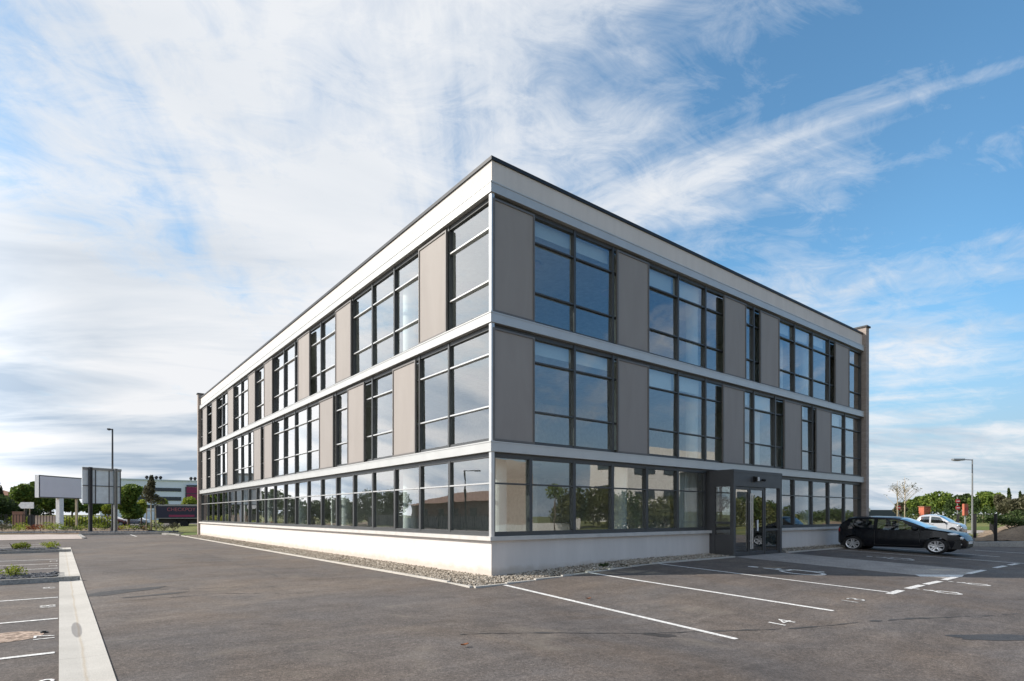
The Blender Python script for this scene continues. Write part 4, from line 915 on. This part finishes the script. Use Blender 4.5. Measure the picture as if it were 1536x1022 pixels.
names = ['dark shrub at the left end of the earth bank', 'dark shrub second from the left on the earth bank', 'bushy dark shrub in the middle of the earth bank', 'dark shrub right of the middle of the earth bank', 'dark shrub on the bank at the right edge', 'low shrub at the foot of the bank by the right edge', 'shrub on the bank just outside the last dark one']
for i, (s_, t_, w, h) in enumerate([(4.6, 4.2, 2.6, 1.0), (5.6, 5.0, 3.0, 1.3), (7.2, 4.2, 3.0, 1.35), (8.8, 4.6, 3.2, 1.5), (10.6, 4.0, 3.2, 1.6), (12.5, 4.6, 3.4, 1.5), (14.8, 4.2, 3.4, 1.5)]):
    p = ba+bd*(s_-3+max(0, t_*KB))+bn*t_; shrub(names[i], (p[0], p[1]), w, h*.85, 'darkleaf', 70+i, 900, .85, 'shrubs on the earth bank', size=.085)
for i, (px, Y, pt, w, cb, m, shp) in enumerate([(1412, 120, 737, 62, 768, 'leaf', 'round'), (1388, 126, 744, 40, 768, 'leaf', 'round'), (1440, 124, 743, 44, 770, 'darkleaf', 'round'), (1366, 110, 750, 34, 772, 'leaf', 'round'), (1476, 112, 737, 46, 770, 'leaf', 'round'), (1497, 110, 740, 26, 770, 'leaf', 'round'),
        (1513, 90, 733, 15, 772, 'darkleaf', 'cone'), (1530, 88, 738, 14, 772, 'darkleaf', 'cone'), (1503, 80, 743, 22, 774, 'olive', 'round'), (1524, 72, 748, 34, 776, 'olive', 'round'), (1548, 64, 742, 36, 776, 'olive', 'round'), (1350, 100, 755, 20, 770, 'olive', 'round'), (1424, 104, 750, 12, 772, 'darkleaf', 'column'), (1462, 108, 748, 14, 772, 'darkleaf', 'column')]):
    tree('conifer' if shp == 'cone' else 'tree', ['broad rounded green tree, biggest beyond the white car', 'rounded green tree left of the biggest one', 'darker rounded tree above the red panel', 'smaller green tree above the orange hut', 'rounded green tree right of the pale street lamp', 'green tree between the street lamp tree and the conifer', 'dark pointed conifer left of the right edge', 'dark pointed conifer nearest the right edge',
        'brownish tree behind the earth bank', 'brownish bushy tree behind the shrubs of the bank', 'olive tree cut by the right edge', 'small brown tree behind the thin sapling', 'dark narrow tree behind the stacked signs', 'dark narrow tree just right of the lamp pole'][i], 'tree', px, Y, pt, w, cb, m, 200+i, 1700 if shp == 'round' else 900, shp, group='trees beyond the right-hand road', leaf=.36 if Y > 90 else .22)
mb = MB(); rr = np.random.default_rng(36)
for i in range(46):
    q = at(1362+i*4.2, 98+rr.uniform(-2, 2)); leaves(mb, (q[0], q[1], 1.3), (1.5, 1.2, 1.5+rr.uniform(-.3, .9)), 70, .18, rr, .2)
stuff(mb.obj('undergrowth', 'darkleaf'), 'low dark undergrowth running along the foot of the right-hand trees', 'undergrowth')
# thin saplings
def sapling(px, Y, pyt, label, seed):
    xy = at(px, Y); r = np.random.default_rng(seed); ht = hz(pyt, Y); o = empty('sapling', (*xy, .05), 0, label, 'tree'); t = MB(); c = MB()
    t.tube([(0, 0, 0), (.05, 0, ht*.5), (0, 0, ht)], [.07, .05, .012], 7)
    for i in range(22):
        f = r.uniform(.5, .98); an = r.uniform(0, 6.28); ln = (1.15-f)*ht*.55; a = (0, 0, ht*f*.88); e = (math.cos(an)*ln*.75, math.sin(an)*ln*.75, ht*f*.88+ln*.75)
        t.tube([a, ((a[0]+e[0])*.5, (a[1]+e[1])*.5, (a[2]+e[2])*.5+.05), e], [.022, .015, .006], 5); leaves(c, e, (.32, .32, .25), 10, .055, r, .1)
    t.obj('trunk', M['palewood'], o, True); c.obj('crown', M['olive'], o)
sapling(1346, 58, 722, 'thin sparse sapling, the left of the pair near the round sign', 5); sapling(1357, 56, 716, 'thin sparse sapling, the taller right one of the pair', 6)
# round no entry signs
def roundsign(px, Y, pys, label, rpx=3.4, bar=True, pole_m='greymetal'):
    xy = at(px, Y); o = empty('road_sign', (*xy, .05), -A, label, 'road sign'); zt = hz(min(pys), Y)+.3; t = MB(); t.tube([(0, .06, 0), (0, .06, zt)], .04, 8); t.obj('pole', M[pole_m], o)
    for py in pys:
        z = hz(py, Y)-.05; r = rpx/F*Y; d = MB(); d.tube([(0, .02, z), (0, -.02, z)], r, 24); p_ = d.obj('sign_disc', M['red'], o)
        w = MB(); w.box(-r*.7, r*.7, -.03, -.021, z-r*.17, z+r*.17); w.obj('white_bar', M['white'], p_)
roundsign(1348, 60, [762], 'round red no entry sign with white bar beside the saplings')
roundsign(1437, 50, [752, 762], 'two round red signs stacked on one pole right of the white car')
# orange hut and panels
o, L, ht = farbox('orange_hut', 'small orange hut below the rounded trees', 1386, 1396, 96, 96.5, 760.5, .9, 'orange'); m = MB(); m.box(-.1, L+.1, -.1, 1.0, ht, ht+.12); m.obj('roof', M['tile'], o)
o, L, ht = farbox('totem_sign', 'orange red panel sign left of the pale lamp post', 1446.5, 1452.5, 60, 60.3, 756, .2, 'orange', 'sign', 1.55); m = MB(); m.box(.1, L-.1, -.03, -.005, ht-.75, ht-.4); m.obj('panel_emblem', M['red'], o); m = MB(); m.box(L*.4, L*.6, .05, .15, 0, 1.55); m.obj('post', M['greymetal'], o)
o, L, ht = farbox('warehouse', 'long dark low roofed building on the horizon beside the office', 1285, 1362, 230, 235, 765, 20, 'fardark'); m = MB(); m.box(-1, L*.25, -.3, 21, ht-.6, ht+.7); m.obj('roof', M['offwhite'], o)
mb = MB(); vs = []; NX, NY = 30, 8; rr = np.random.default_rng(3)
for i in range(NX+1):
    for j in range(NY+1):
        px = 1290+i*3.4; Y = 70+j*5; p = at(px, Y); hgt = .9*math.sin(math.pi*j/NY)*(.55+.3*math.sin(i*.35)) if j < NY else 0; vs.append((p[0], p[1], .05+max(0, hgt)))
mb.add(vs, [(i*(NY+1)+j, (i+1)*(NY+1)+j, (i+1)*(NY+1)+j+1, i*(NY+1)+j+1) for i in range(NX) for j in range(NY)]); struct(mb.obj('grass_bank', 'grass', smooth=True))
mb = MB(); drape_poly(mb, [at(1300, 44), at(1560, 44), at(1560, 52), at(1300, 52)], .012, 4); struct(mb.obj('side_road', 'paving'))
mb = MB(); drape_poly(mb, [at(1455, 53), at(1600, 53), at(1600, 66), at(1440, 66)], .02, 4); struct(mb.obj('lawn_strip', 'lawn'))
# fence posts
for i, (px, py, lb) in enumerate([(1493.5, 816, 'tall black fence post at the left end of the earth bank'), (1462.3, 807, 'black gate post just beyond the nose of the black car'), (1436.8, 800, 'black gate post in front of the white car'), (1486, 798, 'black fence post behind the bank, second from right')]):
    q = P(px, py); Y = F*(H-zf(*q))/(py-YH); mb = MB(); zt = hz(772, Y); w = .07 if i else .06; mb.box(q[0]-w, q[0]+w, q[1]-w, q[1]+w, 0, zt); mb.box(q[0]-w*1.15, q[0]+w*1.15, q[1]-w*1.15, q[1]+w*1.15, zt, zt+.04)
    tag(mb.obj('fence_post', 'blackmetal'), lb, 'post', 'black fence and gate posts')
qa, qb = P(1493.5, 816), P(1486, 798)
mb = MB(); L = math.hypot(qb[0]-qa[0], qb[1]-qa[1]); n = int(L/.25)
for i in range(1, n): t = i/n; x, y = qa[0]+(qb[0]-qa[0])*t, qa[1]+(qb[1]-qa[1])*t; mb.box(x-.004, x+.004, y-.004, y+.004, .2, 1.62)
for z in np.arange(.25, 1.65, .2): mb.bar(qa, qb, .008, z, z+.008)
tag(mb.obj('mesh_fence', 'blackmetal'), 'thin black wire mesh fence between two black posts', 'fence')
# ================================================================ WHAT THE GLASS REFLECTS (beside and behind the camera)
def block(name, label, x0, x1, y0, y1, h, wm, roof=None, wins=0):
    o = empty(name, (x0, y0, 0), 0, label, 'building'); m = MB(); m.box(0, x1-x0, 0, y1-y0, -.5, h); m.obj('wall', M[wm], o)
    if roof:
        w, d = x1-x0, y1-y0; m = MB(); m.add([(-.5, -.5, h), (w+.5, -.5, h), (w+.5, d+.5, h), (-.5, d+.5, h), (w*.5, 2.5, h+1.5), (w*.5, d-2.5, h+1.5)], [(0, 1, 4), (1, 2, 5, 4), (2, 3, 5), (3, 0, 4, 5), (3, 2, 1, 0)]); m.obj('roof', M[roof], o)
    return o
o = block('tiled_bungalow', 'long low bungalow with tiled roof reflected in the ground floor glass', -42, -30, 38, 60, 3.0, 'terra', 'tile')
for k in range(5): m = MB(); m.box(12.0, 12.06, 2+k*4, 3.4+k*4, 1.0, 2.2); m.obj('window', M['fardark'], o)
mb = MB(); mb.box(-24.3, -24.0, 20, 62, 0, 1.3); tag(mb.obj('boundary_wall', 'paving'), 'low grey boundary wall reflected in the long facade', 'wall')
railing((-23, 20), (-23, 60), 1.5, 'dark railing before the grey wall, reflected in the glass', z=0, gap=.4)
o = block('beige_block', 'beige building reflected in the corner bays of the entrance side', 8, 30, -46, -33, 7.4, 'beige')
for k in range(3): m = MB(); m.box(1+k*5, 2.6+k*5, 13.0, 13.06, 1.4, 3.0); m.obj('window', M['fardark'], o)
o = block('white_block', 'white building with dark windows reflected in the entrance side', 63, 94, -57, -48, 12.5, 'offwhite')
for k in range(5):
    for z in (4.6, 8.6): m = MB(); m.box(1.5+k*6.4, 5.7+k*6.4, 9.0, 9.1, z, z+1.3); m.obj('window', M['fardark'], o)
for k in range(1):
    for z in (4.6, 8.6): m = MB(); m.box(-.1, .0, 2, 6, z, z+1.3); m.obj('window', M['fardark'], o)
seed = 0
rrt = np.random.default_rng(55)
for i in range(26):
    x = 32+i*2.5; y = -31-i*.35+rrt.uniform(-.8, .8); tree_m('tree', 'one of the green trees in the row reflected by the entrance side', 'tree', (x, y), -.2, rrt.uniform(3.3, 4.9), -.15, rrt.uniform(2.0, 2.7), 'darkleaf' if i % 4 == 1 else 'mutedleaf', rrt, 1100, group='tree row reflected by the entrance side', leaf=.17, trunk_r=.06)
mb = MB(); mb.box(14, 33.5, -30.2, -29.9, -.3, .95); tag(mb.obj('garden_wall', 'offwhite'), 'low white wall reflected in the two corner bays of the entrance side', 'wall')
for i in range(9):
    x = -29+i*2.2; y = 64+i*4.2; tree_m('tree', 'one of the green trees in the row reflected by the long facade', 'tree', (x, y), 0, rrt.uniform(3.8, 5.6), .1, rrt.uniform(3, 3.8), 'darkleaf', rrt, 1300, group='tree row reflected by the long facade', leaf=.24)
for i in range(5):
    tree_m('tree', 'one of the green trees behind the tiled bungalow', 'tree', (-46-i*1.0, 36+i*6), 0, rrt.uniform(4.5, 6.0), 1, 3.4, 'darkleaf', rrt, 700, group='trees behind the bungalow', leaf=.26)
tree_m('young_tree', 'slender young tree reflected in the second bay of the entrance side', 'tree', (27.5, -27), 0, 4.6, 3.2, .9, 'leaf', rrt, 350, leaf=.12, trunk_r=.05)
mb = MB(); drape_poly(mb, [(12, -30.5), (70, -36), (70, -37.5), (12, -32)], .03, 4); struct(mb.obj('verge', 'soil'))
xy = (-21, 33); o = empty('street_lamp', (*xy, 0), .4, 'street lamp reflected in the ground floor glass near the corner', 'street lamp')
t = MB(); t.tube([(0, 0, 0), (0, 0, 5.6)], [.09, .06], 8); t.obj('pole', M['darkpost'], o); t = MB(); t.tube([(0, 0, 5.55), (-1.0, 0, 5.6)], .04, 6); t.obj('arm', M['darkpost'], o); t = MB(); t.box(-1.4, -.8, -.12, .12, 5.53, 5.63); t.obj('lamp_head', M['darkpost'], o)
# ================================================================ LIGHT, SKY, CAMERA
SUN_EL = math.radians(33); sd = np.array((-.826, .567)); sd /= np.linalg.norm(sd); 
sun = bpy.data.lights.new('sun', 'SUN'); sun.energy = 4.0; sun.angle = math.radians(.5); sun.color = (1, .93, .84)
so = bpy.data.objects.new('sun', sun); COL.objects.link(so)
import mathutils
dirv = mathutils.Vector((-sd[0]*math.cos(SUN_EL), -sd[1]*math.cos(SUN_EL), -math.sin(SUN_EL))); so.rotation_euler = dirv.to_track_quat('-Z', 'Y').to_euler(); so.location = (-30, 20, 40)
W = bpy.data.worlds.new('World'); S.world = W; W.use_nodes = True; nt = W.node_tree; bg = nt.nodes['Background']
sky = nt.nodes.new('ShaderNodeTexSky'); sky.sky_type = 'NISHITA'; sky.sun_disc = False; sky.sun_elevation = SUN_EL
sky.sun_rotation = math.atan2(sd[0], sd[1]); sky.air_density = 1.0; sky.dust_density = .6; sky.ozone_density = 1.4
tc = nt.nodes.new('ShaderNodeTexCoord'); vr = nt.nodes.new('ShaderNodeVectorRotate'); vr.rotation_type = 'Z_AXIS'; vr.inputs['Angle'].default_value = A
nt.links.new(tc.outputs['Generated'], vr.inputs['Vector']); sp = nt.nodes.new('ShaderNodeSeparateXYZ'); nt.links.new(vr.outputs[0], sp.inputs[0])
X, Yd, Z = sp.outputs
den = mth(nt, 'ADD', mth(nt, 'MAXIMUM', Z, 0), .17)
px_, py_ = mth(nt, 'DIVIDE', X, den), mth(nt, 'DIVIDE', Yd, den)
cb = nt.nodes.new('ShaderNodeCombineXYZ'); nt.links.new(px_, cb.inputs[0]); nt.links.new(py_, cb.inputs[1]); PV = cb.outputs[0]
def mapped(rot, sx, sy, loc=(0, 0, 0)):       # turn first, then stretch: streaks run along the direction 'rot'
    q = nt.nodes.new('ShaderNodeVectorRotate'); q.rotation_type = 'Z_AXIS'; q.inputs['Angle'].default_value = -rot; nt.links.new(PV, q.inputs['Vector'])
    m = nt.nodes.new('ShaderNodeMapping'); m.inputs['Scale'].default_value = (sx, sy, 1); m.inputs['Location'].default_value = loc
    nt.links.new(q.outputs[0], m.inputs[0]); return m.outputs[0]
# broad cover, wispy streaks fanning out over the building, small puffs
big = noise(nt, 1.0, 7, .58, mapped(1.9, .8, 1.1, (3.1, 1.7, 0)), .4)
w1 = noise(nt, 1.35, 8, .55, mapped(1.75, .5, 1.7, (1.2, 4.3, 0)), 1.3)
w2 = noise(nt, 1.3, 8, .55, mapped(-.47, .42, 2.1, (5.2, 2.3, 0)), 1.1)
wm = nt.nodes.new('ShaderNodeMapRange'); wm.interpolation_type = 'SMOOTHSTEP'; wm.inputs['From Min'].default_value = -.1; wm.inputs['From Max'].default_value = .25; nt.links.new(X, wm.inputs['Value'])
wisp = mth(nt, 'ADD', mth(nt, 'MULTIPLY', w1, mth(nt, 'SUBTRACT', 1, wm.outputs[0])), mth(nt, 'MULTIPLY', w2, wm.outputs[0]))
fine = noise(nt, 6.5, 9, .70, mapped(.3, .9, 1.4, (7.7, .3, 0)), .9)
def cover_bias():
    n_ = nt.nodes.new('ShaderNodeMapRange'); n_.interpolation_type = 'SMOOTHSTEP'; n_.inputs['From Min'].default_value = -.25; n_.inputs['From Max'].default_value = .55; n_.inputs['To Min'].default_value = .15; n_.inputs['To Max'].default_value = -.09
    nt.links.new(X, n_.inputs['Value'])
    q = nt.nodes.new('ShaderNodeMapRange'); q.interpolation_type = 'SMOOTHSTEP'; q.inputs['From Min'].default_value = .40; q.inputs['From Max'].default_value = .80; q.inputs['To Max'].default_value = -.16; nt.links.new(X, q.inputs['Value'])
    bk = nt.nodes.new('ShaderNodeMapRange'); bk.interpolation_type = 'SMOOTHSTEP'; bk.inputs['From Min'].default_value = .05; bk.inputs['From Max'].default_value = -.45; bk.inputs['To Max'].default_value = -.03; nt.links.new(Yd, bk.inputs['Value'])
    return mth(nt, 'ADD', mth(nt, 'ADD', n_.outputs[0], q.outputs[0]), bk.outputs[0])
low = nt.nodes.new('ShaderNodeMapRange'); low.inputs['From Min'].default_value = .02; low.inputs['From Max'].default_value = .40; low.inputs['To Min'].default_value = .22; low.inputs['To Max'].default_value = 0; nt.links.new(Z, low.inputs['Value'])
s1 = mth(nt, 'ADD', mth(nt, 'MULTIPLY', big, .62), mth(nt, 'MULTIPLY', wisp, .62)); s1 = mth(nt, 'ADD', s1, mth(nt, 'MULTIPLY', fine, .34))
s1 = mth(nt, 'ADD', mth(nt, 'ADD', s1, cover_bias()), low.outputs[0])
cov = ramp(nt, s1, [(.68, 0), (.78, .34), (.88, .78), (.97, 1)])
shade = noise(nt, 1.25, 6, .55, mapped(.2, .55, 1.5, (9.1, 5.3, 0)), .6)
lowz = nt.nodes.new('ShaderNodeMapRange'); lowz.inputs['From Min'].default_value = .12; lowz.inputs['From Max'].default_value = .45; lowz.inputs['To Min'].default_value = 1.0; lowz.inputs['To Max'].default_value = .25; nt.links.new(Z, lowz.inputs['Value'])
ccol = ramp(nt, shade, [(.34, (3.1, 3.9, 4.9)), (.46, (5.2, 5.7, 6.3)), (.58, (7.0, 7.1, 7.3))])
ccol = mix(nt, lowz.outputs[0], (6.7, 6.9, 7.2), ccol)
fl = nt.nodes.new('ShaderNodeMapRange'); fl.interpolation_type = 'SMOOTHSTEP'; fl.inputs['From Min'].default_value = -.55; fl.inputs['From Max'].default_value = -.86; fl.inputs['To Min'].default_value = 1; fl.inputs['To Max'].default_value = 2.0; nt.links.new(X, fl.inputs['Value'])
ccol = mix(nt, 1, ccol, fl.outputs[0], 'MULTIPLY')
skyc = mix(nt, 1, sky.outputs[0], (1.02, 1.52, 1.62), 'MULTIPLY')
fx = nt.nodes.new('ShaderNodeMapRange'); fx.interpolation_type = 'SMOOTHSTEP'; fx.inputs['From Min'].default_value = .52; fx.inputs['From Max'].default_value = .92; fx.inputs['To Min'].default_value = 1; fx.inputs['To Max'].default_value = .30; nt.links.new(X, fx.inputs['Value'])
skyc = mix(nt, 1, skyc, ramp(nt, fx.outputs[0], [(.3, (.36, .48, .60)), (1, (1, 1, 1))]), 'MULTIPLY')
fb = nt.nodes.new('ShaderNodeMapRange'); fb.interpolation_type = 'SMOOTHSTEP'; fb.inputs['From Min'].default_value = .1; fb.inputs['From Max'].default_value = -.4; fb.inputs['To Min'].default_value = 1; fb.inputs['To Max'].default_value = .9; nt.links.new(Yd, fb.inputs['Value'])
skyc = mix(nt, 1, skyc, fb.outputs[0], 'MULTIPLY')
hzm = nt.nodes.new('ShaderNodeMapRange'); hzm.interpolation_type = 'SMOOTHSTEP'; hzm.inputs['From Min'].default_value = .0; hzm.inputs['From Max'].default_value = .34; hzm.inputs['To Min'].default_value = .92; hzm.inputs['To Max'].default_value = 0; nt.links.new(Z, hzm.inputs['Value'])
skyc = mix(nt, hzm.outputs[0], skyc, (3.2, 3.9, 4.9))
allc = mix(nt, cov, skyc, ccol)
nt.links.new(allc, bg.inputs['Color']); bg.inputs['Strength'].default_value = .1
cam = bpy.data.cameras.new('camera'); co = bpy.data.objects.new('camera', cam); COL.objects.link(co); co.location = (CAM[0], CAM[1], H); co.rotation_euler = (math.radians(90), 0, -A)
cam.sensor_width = 36; cam.lens = F/1536*36; cam.shift_y = (YH-511)/1536; cam.clip_end = 6000; cam.clip_start = .05
S.camera = co
S.view_settings.view_transform = 'Standard'; S.view_settings.look = 'None'; S.view_settings.exposure = .36; S.view_settings.gamma = 1
S.cycles.max_bounces = 8; S.cycles.transparent_max_bounces = 16; S.cycles.use_denoising = True; S.cycles.caustics_reflective = False; S.cycles.caustics_refractive = False
